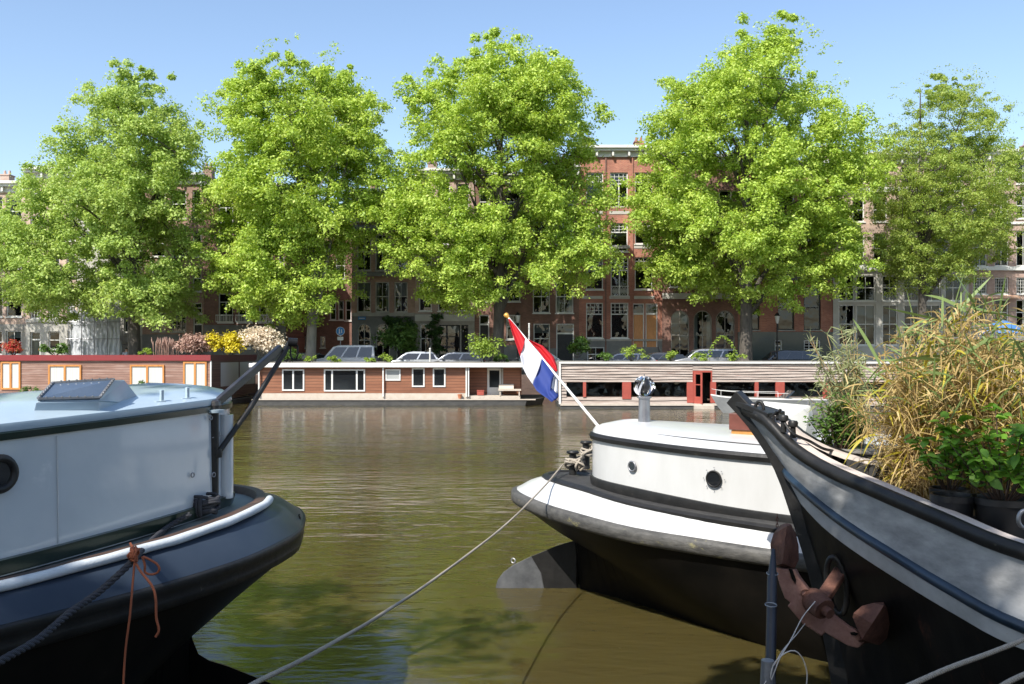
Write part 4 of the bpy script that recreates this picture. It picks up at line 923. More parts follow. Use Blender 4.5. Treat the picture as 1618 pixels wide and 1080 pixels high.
    for r in rects:
        st = r[4]; fr = r[5] if len(r) > 5 else 'white'
        if st == 'door':
            D = MB(); a, b_, c, d = r[:4]; hh = d-c
            D.box(a+.08, b_-.08, .14, .2, c, c+hh*.74)
            for q in range(3): D.box(a+.2, b_-.2, .125, .14, c+hh*(.06+.22*q), c+hh*(.06+.22*q)+hh*.17)
            dd = D.build('door', M[fr], t)
            F_ = MB(); F_.box(a, a+.08, .08, .2, c, d); F_.box(b_-.08, b_, .08, .2, c, d); F_.box(a+.08, b_-.08, .08, .2, d-.08, d); F_.box(a+.08, b_-.08, .08, .2, c+hh*.74, c+hh*.78); F_.build('door_frame', M['white'], dd)
            g = MB(); g.poly([(a+.08, .16, c+hh*.78), (b_-.08, .16, c+hh*.78), (b_-.08, .16, d-.08), (a+.08, .16, d-.08)]); g.build('fanlight', M['glass'], dd)
            h = MB(); h.box(b_-.2, b_-.16, .08, .13, c+1, c+1.15); h.build('handle', M['gold'], dd)
        else: window(t, *r[:4], -.05 if (r[2]+r[3])/2 < zb else 0, st, fr, rnd=rnd, sill=(st != 'french'))
    if extra: extra(t, LX, LZ)
    return t

def rowsof(cols, rows, style='sash', frame='white'):
    return [(a, b, c, d, style, frame) for (c, d) in rows for (a, b) in cols]

def balus(t, LX, LZ, px0, px1, py0, py1, m='white'):
    mb = MB(); a, b = LX(px0), LX(px1); z0, z1 = LZ(py1), LZ(py0)
    mb.box(a, b, -.3, -.24, z1-.07, z1); mb.box(a, b, -.3, -.24, z0, z0+.07)
    n = int((b-a)/.11)
    for k in range(n+1): q = a + (b-a)*k/n; mb.box(q-.016, q+.016, -.285, -.255, z0+.072, z1-.072)
    for q in (a, b): mb.box(q-.03, q+.03, -.3, -.055, z1-.065, z1-.005)
    mb.build('balustrade', M[m], t)
def steps(t, LX, LZ, px0, px1, n=5, dirn=0):
    mb = MB(); a, b = LX(px0), LX(px1)
    for k in range(n): mb.box(a, b, -.3*(n-k), -.3*(n-k-1) - .055, 0, .17*(k+1))
    mb.build('door_steps', M['stone'], t)
    r = MB()
    for q in (a+.04, b-.04):
        r.tube([(q, -.3*n, .17+.9), (q, -.1, .17*n+.9)], .02, 6)
        for k in range(n): r.tube([(q, -.3*(n-k)+.15, .17*(k+1)), (q, -.3*(n-k)+.15, .17*(k+1)+.92)], .011, 5)
    r.build('railing', M['black'], t)

def exJ(t, LX, LZ):
    mb = MB(); a, b = LX(965), LX(993); z0, z1 = LZ(468), LZ(452)
    mb.box(a, b, -.32, -.28, z1-.04, z1); mb.box(a, b, -.32, -.28, z0, z0+.04)
    for k in range(7):
        q = a + (b-a)*(k+.5)/7
        mb.tube([(q + .07*math.cos(x), -.3, (z0+z1)/2 + .28*math.sin(x)) for x in [i*math.pi/6 for i in range(12)]], .014, 5, closed=True)
        mb.tube([(q + .03*math.cos(x), -.3, (z0+z1)/2 + .12*math.sin(x)) for x in [i*math.pi/4 for i in range(8)]], .012, 5, closed=True)
    mb.build('balcony_rail', M['white'], t)
    for k, (p0, p1) in enumerate(((915, 1045),)):
        for px in (957, 999):
            mb = MB(); mb.box(LX(px)-.05, LX(px)+.05, -.1, -.0, LZ(560), LZ(248)); mb.build('downpipe', M['brick_dark' if px == 957 else 'brick_red'], t)
    steps(t, LX, LZ, 1000, 1040, 6)
    mb = MB()
    for px in (936, 979, 1018):
        for py in (338, 392, 472): mb.box(LX(px)-.75, LX(px)+.75, -.03, -.004, LZ(py+.0)-.0, LZ(py)+.0 + .22)
    # soldier-course lintels
    mb.build('lintels', M['stone_light'], t)
def exE(t, LX, LZ):
    for a, b in ((343, 369), (374, 400), (406, 433), (438, 450)): balus(t, LX, LZ, a, b, 497, 509)
    balus(t, LX, LZ, 343, 400, 427, 438)
def exN(t, LX, LZ):
    mb = MB(); mb.prism([(LX(1533), -.1, LZ(466)), (LX(1607), -.1, LZ(466)), (LX(1607), -.75, LZ(470)), (LX(1533), -.75, LZ(470))], [(LX(1533), -.1, LZ(467.5)), (LX(1607), -.1, LZ(467.5)), (LX(1607), -.75, LZ(472)), (LX(1533), -.75, LZ(472))]); mb.build('awning', M['awning'], t)
def exG(t, LX, LZ):
    mb = MB(); mb.box(LX(566), LX(578), -.09, -.055, LZ(505), LZ(500)); s = mb.build('street_name_plate', M['sign_blue'], t)
    mb = MB(); mb.box(LX(567.5), LX(576.5), -.096, -.0905, LZ(503.2), LZ(502)); mb.build('lettering', M['white'], s)

cA = [(-40, -22), (-14, 4), (10, 34)]
building('pale pinkish house at the far left with heavy white cornice', -60, 42, 288, 'brick_pink', rowsof(cA, [(310, 358), (378, 425), (445, 500)], 'sash') + rowsof(cA, [(522, 560)], 'sash2'), base=(512, 'stone'), seed=1)
cB = [(48, 63), (76, 94), (105, 119)]
building('light stone house left of the scaffold with tall leaded ground windows', 42, 122, 266, 'brick_pink', rowsof(cB, [(290, 322), (340, 380), (396, 438)], 'sash') + rowsof(cB, [(455, 503)], 'grid') + [(48, 64, 524, 575, 'door', 'green_dark'), (77, 95, 523, 552, 'sash'), (107, 123.0-1.5, 523, 575, 'door', 'green_dark')], base=(508, 'stone_light'), bands=((504, 509, 'stone_light', .16),), seed=2)
cC = [(132, 146), (160, 176), (196, 212)]
building('pale house half wrapped in white scaffold sheeting', 122, 225, 285, 'stone_light', rowsof(cC, [(310, 345), (365, 405), (425, 465), (485, 525)], 'sash2'), base=(530, 'stone'), seed=3)
cD = [(239, 261), (271, 294)]
building('brown house with stone pilasters and tall dark shutters left of the balustraded house', 225, 322, 275, 'brick_brown', rowsof(cD + [(304, 318)], [(300, 345), (365, 405), (420, 460)], 'sash') + rowsof(cD, [(475, 524)], 'grid', 'stone_light') + [(305, 319, 478, 495, 'sash'), (305, 320, 500, 550, 'door', 'black')], base=(528, 'stone_dark'), seed=4, extra=lambda t, LX, LZ: steps(t, LX, LZ, 302, 322, 5))
cE = [(345, 368), (376, 399), (409, 431), (440, 449)]
building('dark red brick house with white balustrades under its windows', 322, 452, 292, 'brick_dark', rowsof(cE, [(318, 350), (360, 392), (403, 438), (463, 509)], 'casement') + rowsof([(345, 365), (376, 396)], [(528, 550)], 'sash2'), base=(513, 'stone_dark'), extra=exE, seed=5)
building('dark brick wall of the side street with three narrow white windows', 452, 575, 352, 'brick_dark', [(521, 531, 473, 505, 'sash'), (534, 543, 474, 505, 'sash'), (545.5, 555, 474, 506, 'sash'), (502, 515, 484, 495, 'sash2'), (475, 483, 531, 549, 'sash'), (506, 514, 531, 549, 'sash'), (465, 480, 440, 470, 'sash'), (465, 480, 385, 420, 'sash'), (500, 515, 385, 420, 'sash'), (530, 545, 400, 440, 'sash')], y=73, cornice=None, roof=1.6, seed=6)
cG = [(564, 586), (593, 615), (623, 644)]
building('dark grey house with tall paired windows and arched ground floor', 556, 656, 300, 'brick_brown', rowsof(cG, [(316, 350), (370, 427), (445, 493)], 'sash2', 'stone_light') + rowsof([(565, 586), (594, 616)], [(511, 560)], 'arch', 'stone_light') + [(626, 644, 512, 570, 'door', 'black')], base=(498, 'stone_dark'), bands=((430, 436, 'stone_dark', .12), (494, 499.5, 'stone', .16), (355, 364, 'stone_dark', .12)), extra=exG, seed=7)
cH = [(662, 682), (692, 711), (721, 741)]
building('grey brown house with a wide dark shopfront beside ivy', 656, 750, 268, 'brick_mauve', rowsof(cH, [(290, 328), (345, 385), (400, 437), (446, 491)], 'sash') + [(664, 681, 511, 560, 'sash2'), (694, 727, 513, 575, 'wide', 'black'), (729, 740, 513, 575, 'grid', 'black')], base=(495, 'stone'), bands=((497, 507, 'stone_light', .18),), seed=8)
cI = [(757, 774), (800, 822)]
building('narrow dark brick house behind the third tree trunk with a pale door surround', 750, 832, 275, 'brick_dark', rowsof(cI, [(300, 338), (355, 395), (437, 476)], 'sash') + [(757, 773, 497, 560, 'door', 'black'), (800, 822, 497, 536, 'sash2')], base=(545, 'stone_dark'), seed=9, extra=lambda t, LX, LZ: steps(t, LX, LZ, 754, 776, 4))
cJ = [(842, 869), (878, 906)]
building('very dark brick house with two columns of plain white framed windows', 832, 915, 262, 'brick_dark', rowsof(cJ, [(290, 330), (345, 385), (393, 428), (444, 494)], 'sash2') + [(843, 869, 511, 560, 'sash'), (879, 907, 511, 575, 'door', 'black')], base=(550, 'stone_dark'), seed=10)
building('tall red brick house with leaded upper lights and twin orange doors', 915, 1046, 232, 'brick_red', rowsof([(926, 953), (1003, 1031)], [(272, 318), (352, 385), (406, 457)], 'leaded') + [(964, 992, 272, 327, 'french'), (965, 992, 352, 397, 'leaded'), (965, 993, 407, 468, 'french'), (926, 953, 478, 534, 'leaded'), (965, 993, 478, 534, 'leaded'), (999.5, 1018, 479, 548, 'door', 'teak'), (1020, 1039, 479, 548, 'door', 'teak'), (928, 955, 548, 572, 'sash2')], base=(537, 'stone_dark'), extra=exJ, seed=11, bands=((535.5, 538.5, 'stone', .1),))
building('brick house with three round arches at street level and wide upper windows', 1046, 1166, 246, 'brick_dark', rowsof([(1058, 1128)], [(300, 350), (402, 453)], 'wide') + rowsof([(1060, 1092), (1100, 1130)], [(360, 390)], 'sash') + rowsof([(1136, 1156)], [(300, 350), (360, 390), (402, 453)], 'sash') + rowsof([(1060, 1089), (1096, 1125), (1131, 1161)], [(490, 562)], 'arch', 'stone'), bands=((463, 472, 'stone_light', .2),), seed=12)
cL = [(1178, 1200), (1229, 1255), (1270, 1297)]
building('brown brick house with tall dark windows right of the fourth trunk', 1166, 1316, 256, 'brick_red', rowsof(cL, [(285, 325), (340, 380), (395, 435)], 'sash') + rowsof(cL, [(453, 521)], 'sash', 'black') + [(1224, 1236, 537, 575, 'door', 'green_dark'), (1270, 1296, 537, 560, 'grid')], base=(524, 'green_dark'), bands=((436, 443, 'stone_dark', .12),), seed=13)
cM = [(1325, 1350), (1353, 1383), (1394, 1418), (1428, 1452), (1458, 1486), (1493, 1520)]
building('brick house with white pilastered ground floor behind the bamboo', 1316, 1530, 243, 'brick_pink', rowsof([(1347, 1366), (1380, 1402), (1424, 1449), (1476, 1500), (1507, 1522)], [(262, 296), (313, 350), (368, 418)], 'sash') + rowsof(cM, [(435, 475), (481, 545)], 'sash2', 'white'), base=(426, 'stone_light'), bands=((419, 427, 'white', .25), (296, 303, 'white', .1)), seed=14)
cN = [(1537, 1560), (1572, 1594), (1606, 1630), (1645, 1668)]
building('mauve brick house at the far right with a small orange awning', 1530, 1700, 238, 'brick_mauve', rowsof(cN, [(252, 290), (305, 345), (364, 420)], 'sash2') + rowsof(cN, [(438, 464)], 'grid6') + rowsof(cN, [(473, 515)], 'sash2'), base=(516, 'stone_light'), bands=((421, 427, 'white', .18), (350, 354, 'white', .1)), extra=exN, seed=15)
# more of the same row beyond the frame, both ways
building('plain dark brick house just beyond the left edge of the photo', -190, -60, 280, 'brick_dark', rowsof([(-180, -160), (-145, -125), (-110, -90)], [(300, 340), (360, 400), (420, 460), (490, 540)], 'sash'), seed=16)
building('plain pinkish house just beyond the right edge of the photo', 1700, 1850, 262, 'brick_pink', rowsof([(1712, 1735), (1750, 1775), (1800, 1825)], [(300, 340), (360, 400), (420, 460), (490, 540)], 'sash'), seed=17)

# the row on the near quay, behind the camera, mirrored in windows and paint
src = [o for o in COL.objects if o.get('category') == 'building' and abs(o.location.x) < 9]
for k, q in enumerate((-19, -7.5, 4.5, 16)):
    o = dup(src[k % len(src)], (q, -19, 1.19), math.pi, 'brick house of the row on the near quay behind the camera'); o['group'] = 'houses on the near quay'

# scaffold with sheeting
def scaffold():
    x0, x1 = bx_(124, 66.2), bx_(203, 66.2); c = Vector(((x0+x1)/2, 65.6, ZQ)); t = thing('scaffold', 'steel scaffold hung with billowing white sheets in front of a pale house', 'scaffold', c)
    mb = MB(); W_ = (x1-x0)/2
    for k in range(4):
        for yy in (-.5, .5):
            q = -W_ + 2*W_*k/3; mb.tube([(q, yy, 0), (q, yy, 6.6)], .03, 6)
    for z in (2, 4, 6):
        for yy in (-.5, .5): mb.tube([(-W_, yy, z), (W_, yy, z)], .03, 6)
    mb.tube([(-W_, -.5, 2), (-W_/3, -.5, 4)], .03, 6); mb.tube([(W_, -.5, 2), (W_/3, -.5, 4)], .03, 6)
    for k in range(5):
        q = -W_ + 2*W_*k/4; mb.tube([(q, -.85, 0), (q, -.85, 6.6)], .03, 6)
    for z in (1.2, 2.4, 3.6, 4.8): mb.tube([(-W_-.2, -.85, z), (W_+.2, -.85, z)], .025, 6)
    mb.build('frame', M['steel'], t)
    for z in (2.06, 4.06): mb = MB(); mb.box(-W_, W_, -.46, .46, z, z+.05); mb.build('plank_floor', M['deck_board'], t)
    mb = MB(); rows = []
    for i in range(15):
        rows.append([(-W_*.98 + 1.96*W_*j/40 + .06*math.sin(i*.8+j*.3), -.56 - .16*abs(math.sin(j*.9 + i*.25 + math.sin(i*.7))), .9 + 4.0*i/14*(1 - .16*math.sin(j*.31) - .05*math.sin(j*1.1))) for j in range(41)])
    mb.grid(rows); mb.build('sheeting', M['sheet'], t, smooth=True)
scaffold()

# ------------------------------------------------------------------ houseboats
def hb_window(root, x0, x1, z0, z1, y, cols=(1,), m='white', fill='glass_dark', fw=.06, dep=.05):
    W = MB(); W.box(x0, x0+fw, y-dep, y, z0, z1); W.box(x1-fw, x1, y-dep, y, z0, z1); W.box(x0+fw, x1-fw, y-dep, y, z0, z0+fw); W.box(x0+fw, x1-fw, y-dep, y, z1-fw, z1)
    tot = sum(cols); acc = 0
    for c in cols[:-1]:
        acc += c; q = x0 + (x1-x0)*acc/tot; W.box(q-fw*.6, q+fw*.6, y-dep, y, z0+fw, z1-fw)
    f = W.build('window', M[m], root)
    G = MB(); G.poly([(x0+fw, y-.02, z0+fw), (x1-fw, y-.02, z0+fw), (x1-fw, y-.02, z1-fw), (x0+fw, y-.02, z1-fw)]); G.build('pane' if fill != 'curtain' else 'curtain', M[fill], f)
    return f

def houseboat1():
    d = 49.0; s = F/d; X = lambda px: (px-809)/s; Z = lambda py: EYE - (py-HOR)/s
    t = thing('houseboat', 'long cedar clad houseboat at the left with dark red roof edge and white curtained windows', 'houseboat', (X(100), d, 0))
    L = lambda px: X(px) - X(100)
    x0, x1 = L(-150), L(333); rx = L(333) + .55; dy = 6.6
    mb = MB(); mb.box(x0, L(333), -.0, .12, Z(629), Z(569)); mb.build('front_wall', M['cedar'], t)
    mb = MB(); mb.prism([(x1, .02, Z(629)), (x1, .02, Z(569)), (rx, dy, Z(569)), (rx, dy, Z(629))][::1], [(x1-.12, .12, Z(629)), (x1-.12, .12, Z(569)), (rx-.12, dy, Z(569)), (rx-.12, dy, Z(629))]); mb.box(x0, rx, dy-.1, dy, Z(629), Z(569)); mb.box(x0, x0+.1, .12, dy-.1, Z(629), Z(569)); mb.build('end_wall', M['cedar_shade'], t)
    mb = MB(); mb.box(x0-.1, x1+.03, -.12, -.02, Z(569.5), Z(560.5)); mb.build('fascia', M['red_fascia'], t)
    mb = MB(); mb.prism([(x1+.03, -.12, Z(569.5)), (x1+.03, -.12, Z(560.5)), (rx+.05, dy+.1, Z(560.5)), (rx+.05, dy+.1, Z(569.5))], [(x1-.05, -.02, Z(569.5)), (x1-.05, -.02, Z(560.5)), (rx-.05, dy+.1, Z(560.5)), (rx-.05, dy+.1, Z(569.5))]); mb.build('end_fascia', M['maroon_and_shaded_red'], t)  # darker than the front fascia: shade on this end put into the red
    mb = MB(); mb.prism([(x0-.1, -.02, Z(569)), (x1, -.02, Z(569)), (rx, dy+.05, Z(569)), (x0-.1, dy+.05, Z(569))], [(x0-.1, -.02, Z(562)), (x1, -.02, Z(562)), (rx, dy+.05, Z(562)), (x0-.1, dy+.05, Z(562))]); mb.build('roof', M['gravel_roof'], t)
    mb = MB(); mb.box(x0-.4, x1+.1, -.75, dy, Z(634), Z(629)); mb.build('deck', M['deck_board'], t)
    mb = MB(); mb.prism([(x0-.3, -.6, -1), (x1+.2, -.6, -1), (rx+.6, dy+.1, -1), (x0-.3, dy+.1, -1)], [(x0-.3, -.6, Z(634)-.01), (x1+.2, -.6, Z(634)-.01), (rx+.6, dy+.1, Z(634)-.01), (x0-.3, dy+.1, Z(634)-.01)]); mb.build('hull', M['concrete'], t)
    mb = MB(); mb.box(x1-.02, x1+.05, -.06, .02, Z(629), Z(569.6)); mb.build('corner_post', M['white'], t)
    for a, b, top, bot, door in ((2, 33, 571, 615, 0), (77, 129, 576, 625, 1), (206, 260, 576, 628, 1), (290, 327, 571, 617, 0), (-90, -50, 571, 615, 0)):
        f = hb_window(t, L(a), L(b), Z(bot), Z(top), -.002, (1, 1), 'teak', 'curtain', .09, .07)
        if door:
            mb = MB(); mb.box(L(a)+.09, L(b)-.09, -.06, -.025, Z(bot)+.09, Z(bot)+.5); mb.build('door_panel', M['teak'], f)
    # window in the end wall
    for f0, f1 in ((.02, .12), (.16, .25)):
        y0, y1 = f0*dy + .3, f1*dy + .5
        xx = lambda yy: x1 + (rx-x1)*(yy/dy) + .012
        mb = MB(); mb.poly([(xx(y0*3), y0*3, Z(612)), (xx(y1*3), y1*3, Z(612)), (xx(y1*3), y1*3, Z(573)), (xx(y0*3), y0*3, Z(573))]); mb.build('end_window', M['curtain2'], t)
    # box and crate forward
    mb = MB(); mb.box(L(148/3.85)-.5, L(170/3.85), -1.9, -.76, .1, Z(628)); mb.build('landing_step', M['deck_board'], t)
    return t
houseboat1()

def houseboat2():
    d = 50.0; s = F/d; X = lambda px: (px-809)/s; Z = lambda py: EYE - (py-HOR)/s
    t = thing('houseboat', 'redwood clad houseboat in the middle with white windows and open deck at right', 'houseboat', (X(620), d, 0))
    L = lambda px: X(px) - X(620); dy = 4.6
    mb = MB(); mb.box(L(409), L(736), 0, .1, Z(621), Z(580)); mb.box(L(409), L(409)+.1, .1, dy, Z(621), Z(580)); mb.box(L(795), L(822), .7, .8, Z(624), Z(580)); mb.box(L(736), L(770), 1.2, 1.3, Z(624), Z(580)); mb.box(L(409)+.1, L(822), dy-.1, dy, Z(624), Z(580))
    mb.box(L(736)-.1, L(736), .1, 1.2, Z(621), Z(580)); mb.box(L(822)-.02, L(822)+.08, .8, dy-.1, Z(624), Z(580)); mb.build('wall', M['redwood'], t)
    mb = MB(); mb.box(L(396), L(846), -.35, dy+.3, Z(580), Z(573.5)); mb.build('roof', M['white'], t, bevel=.02)
    mb = MB(); mb.box(L(400), L(842), -.1, dy, Z(573.4), Z(572.4)); mb.build('roof_felt', M['gravel_roof'], t)
    mb = MB(); mb.box(L(409), L(736), -.06, -.002, Z(631), Z(621)); mb.box(L(736), L(822), -.06, dy, Z(631), Z(625)); mb.build('ledge', M['deck_board'], t)
    mb = MB(); mb.prism([(L(402), -.5, -1), (L(820), -.5, -1), (L(846), 1, -1), (L(846), dy, -1), (L(402), dy, -1)], [(L(402), -.5, Z(631)-.02), (L(832), -.5, Z(631)-.02), (L(862), 1, Z(629)), (L(862), dy, Z(629)), (L(402), dy, Z(631)-.02)]); mb.build('hull', M['concrete'], t)
    mb = MB(); mb.box(L(402), L(846), -.55, -.2, Z(631)-.0, Z(629.8)); mb.build('rubbing_edge', M['deck_board'], t)
    for px in (410.5, 606, 737, 740.5):
        mb = MB(); mb.box(L(px)-.035, L(px)+.035, -.2, -.12, Z(626), Z(580.1)); mb.build('post', M['white'], t)
    for a, b, c, e, cols, fl in ((446, 481, 583, 617, (1, 1), 'glass_dark'), (512, 577, 583, 618, (1, 3, 1), 'glass_dark'), (609, 633, 583, 601, (1,), 'curtain2'), (651, 671, 581, 611, (1,), 'glass_dark'), (684, 704, 581, 611, (1,), 'glass_dark')):
        hb_window(t, L(a), L(b), Z(e), Z(c), -.002, cols, 'white', fl, .075)
    hb_window(t, L(769), L(792), Z(627), Z(582), 1.19, (1,), 'white', 'glass_dark', .12)
    hb_window(t, L(793), L(805), Z(619), Z(582), 1.1, (1,), 'white', 'glass_dark', .06)
    mb = MB(); mb.box(L(771), L(790), 1.12, 1.16, Z(626), Z(613)); mb.build('door_panel', M['white'], t)
    # reflection curtains / plant inside the small window
    mb = MB(); mb.box(L(566), L(574), -.045, -.021, Z(614), Z(606)); 
    b = thing('bench', 'grey wooden lounge bench on the open deck of the middle houseboat', 'bench', (X(806), d + .2, Z(625)))
    mb = MB(); mb.box(-.65, .6, -.35, .3, .28, .36); mb.build('seat', M['deck_board'], b)
    mb = MB(); mb.prism([(-.62, .1, .37), (.2, .1, .37), (.2, .2, .37), (-.62, .2, .37)], [(-.62, .3, .62), (.2, .3, .62), (.2, .4, .62), (-.62, .4, .62)]); mb.build('backrest', M['deck_board'], b)
    for sx in (-.55, .5):
        mb = MB(); mb.box(sx-.03, sx+.03, -.3, .25, 0, .28); mb.build('leg', M['deck_board'], b)
    r = thing('crate', 'small red box standing by the white door on the houseboat deck', 'box', (X(759), d + .3, Z(625)))
    mb = MB(); mb.box(-.19, .19, -.15, .15, .02, .26); mb.build('body', M['red_paint'], r, bevel=.01)
    mb = MB(); mb.box(-.21, .21, -.17, .17, .262, .3); mb.build('lid', M['red_paint'], r, bevel=.01)
    p = thing('flowerpot', 'small terracotta pot on the ledge of the middle houseboat', 'flowerpot', (X(727), d - .03 + .25 - .45, Z(629)))
    mb = MB(); mb.lathe([(.08, 0), (.12, .2), (.13, .2), (.13, .24), (.1, .24), (.09, .2)], n=14); mb.build('pot', M['terracotta'], p)
    mb = MB(); mb.lathe([(.1, .0), (.1, .005)], (0, 0, .21), 14); mb.build('soil', M['soil'], p)
houseboat2()

def houseboat3():
    d = 47.0; s = F/d; X = lambda px: (px-809)/s; Z = lambda py: EYE - (py-HOR)/s
    t = thing('houseboat', 'right hand houseboat with wavy weathered boards, red posts and low strip windows', 'houseboat', (X(1080), d, 0))
    L = lambda px: X(px) - X(1080); dy = 5; x0, x1 = L(885), L(1420)
    rnd = random.Random(4); gx0, gx1 = L(1094), L(1125)
    def clap(a, b, za, zb, n):
        mb = MB(); rows = []
        for k in range(n):
            za_, zb_ = za + (zb-za)*k/n, za + (zb-za)*(k+1)/n; seg = max(3, int((b-a)/.5))
            lo = [(a + (b-a)*j/seg, -.075 + .012*math.sin(j*.9+k*2), za_ + .02*math.sin(j*.5+k)*(k > 0)) for j in range(seg+1)]
            hi = [(a + (b-a)*j/seg, -.02, zb_ + .02*math.sin(j*.5+k+1)*(k < n-1)) for j in range(seg+1)]
            hi2 = [(p[0], 0.0, p[2]) for p in lo]
            mb.grid([hi2, lo, hi])
        return mb
    mb = clap(x0, gx0, Z(603), Z(573.5), 7)
    for mm in (clap(gx1, x1, Z(603), Z(573.5), 7), clap(gx0, gx1, Z(585), Z(573.5), 3), clap(x0, gx0, Z(637), Z(627), 2), clap(gx1, x1, Z(637), Z(627), 2), clap(x0, L(895), Z(627), Z(603), 5)): mb.add(mm.v, mm.f)
    mb.box(x0, gx0, .0, .1, Z(603), Z(573)); mb.box(gx1, x1, .0, .1, Z(603), Z(573)); mb.box(x0, gx0, .0, .1, Z(637), Z(627)); mb.box(gx1, x1, 0, .1, Z(637), Z(627)); mb.box(x0, L(895), .0, .1, Z(627), Z(603))
    mb.box(x0, x0+.1, .1, dy, Z(637), Z(573)); mb.box(x1-.1, x1, .1, dy, Z(637), Z(573)); mb.box(x0+.1, x1-.1, dy-.1, dy, Z(637), Z(573)); mb.build('wall', M['clap'], t)
    mb = MB(); mb.box(x0-.06, x1+.06, -.16, .02, Z(574), Z(571.5)); mb.box(x0-.07, x0+.03, -.14, -.09, Z(638), Z(574.2)); mb.build('white_trim', M['white'], t)
    mb = MB(); mb.box(x0, x1, .02, dy, Z(573), Z(571.2)); mb.build('roof', M['gravel_roof'], t)
    mb = MB(); mb.box(x0, x1, -.35, -.1, Z(640), Z(637)); mb.build('walkway', M['deck_board'], t)
    mb = MB(); mb.box(x0, x1, -.3, dy+.1, -1, Z(640)-.01); mb.build('hull', M['concrete'], t)
    mb = MB(); mb.box(L(895), gx0, 1.5, 1.55, Z(627), Z(603)); mb.box(gx1, L(1400), 1.5, 1.55, Z(627), Z(603)); mb.box(gx0-.1, gx1+.1, 1.6, 1.65, Z(637), Z(574)); mb.build('interior', M['interior'], t)
    for a, b in ((894, 921), (926, 983), (997, 1085), (1131, 1192), (1198, 1225), (1239, 1300), (1312, 1395)):
        mb = MB(); mb.box(L(a), L(b), .0, .06, Z(604.2), Z(602.8)); mb.box(L(a), L(b), -.02, .06, Z(627.5), Z(626)); f = mb.build('window', M['wood_rail'], t)
        mb = MB(); mb.poly([(L(a), .03, Z(626)), (L(b), .03, Z(626)), (L(b), .03, Z(604)), (L(a), .03, Z(604))]); mb.build('pane', M['glass'], f)
    for a, b, e in ((921, 926, 627), (983, 997, 630), (1085, 1096, 636), (1122, 1131, 636), (1192, 1198, 629), (1225, 1239, 629), (1300, 1312, 630)):
        mb = MB(); mb.box(L(a), L(b), -.1, .05, Z(e), Z(603.3)); mb.build('red_post', M['red_paint'], t, bevel=.01)
    mb = MB(); mb.box(gx0, gx0+.05, -.06, .06, Z(637), Z(585)); mb.box(gx1-.06, gx1, -.06, .06, Z(637), Z(585)); mb.box(gx0+.06, gx1-.06, -.06, .06, Z(588), Z(585)); dr = mb.build('door_frame', M['red_paint'], t)
    mb = MB(); a = gx0+.06
    dl = lambda f, o_: (a + .36*f + .02*o_, -.07 - .34*f + .02*o_)
    def leafbox(f0, f1, z0, z1): mb.prism([(*dl(f0, 0), z0), (*dl(f1, 0), z0), (*dl(f1, 1.6), z0), (*dl(f0, 1.6), z0)], [(*dl(f0, 0), z1), (*dl(f1, 0), z1), (*dl(f1, 1.6), z1), (*dl(f0, 1.6), z1)])
    leafbox(0, .2, Z(637), Z(588)); leafbox(.8, 1, Z(637), Z(588)); leafbox(.2, .8, Z(637), Z(626)); leafbox(.2, .8, Z(591), Z(588)); leafbox(.2, .8, Z(608), Z(606.5)); mb.build('door_leaf', M['red_paint'], dr)
    mb = MB(); mb.box(gx0, gx1, -.55, -.16, Z(646), Z(640)); mb.build('door_step', M['deck_board'], t)
    def hang(nm, lab, px, py, kind):
        c = Vector((X(px), d + .45, Z(py)))
        tt = thing(nm, lab, 'lamp' if kind == 'bell' else 'decoration', c)
        if kind == 'bell':
            mb = MB(); mb.lathe([(.02, .14), (.04, .12), (.06, .02), (.12, -.08), (.11, -.085), (.001, -.06)], n=14); mb.build('shade', M['curtain'], tt, smooth=True)
            mb = MB(); mb.tube([(0, 0, .14), (0, 0, Z(603.5) - c.z)], .006, 5); mb.build('cord', M['black'], tt)
        else:
            mb = MB(); rows = []
            for i in range(25):
                a = 2*math.pi*i/24; rows.append([(q*math.cos(a), yy, q*math.sin(a)) for q, yy in ((.05, 0), (.1, -.03), (.14, -.02), (.145, .01))])
            mb.grid(rows); mb.build('disc', M['deck_board'], tt, smooth=True)
            mb = MB(); mb.tube([(0, 0, .14), (0, 0, Z(603.5)-c.z)], .004, 5); mb.build('cord', M['black'], tt)
    hang('hanging_lamp', 'pale bell shaped lamp in the second window from the houseboat corner', 958, 618, 'bell')
    hang('hanging_lamp', 'small bell lamp just right of the turbine ventilator, behind houseboat glass', 1037, 614, 'bell')
    hang('hanging_lamp', 'small bell lamp nearest the open red houseboat door', 1075, 614, 'bell')
    hang('window_ornament', 'round straw disc hanging inside the houseboat window', 1057, 621, 'disc')
houseboat3()

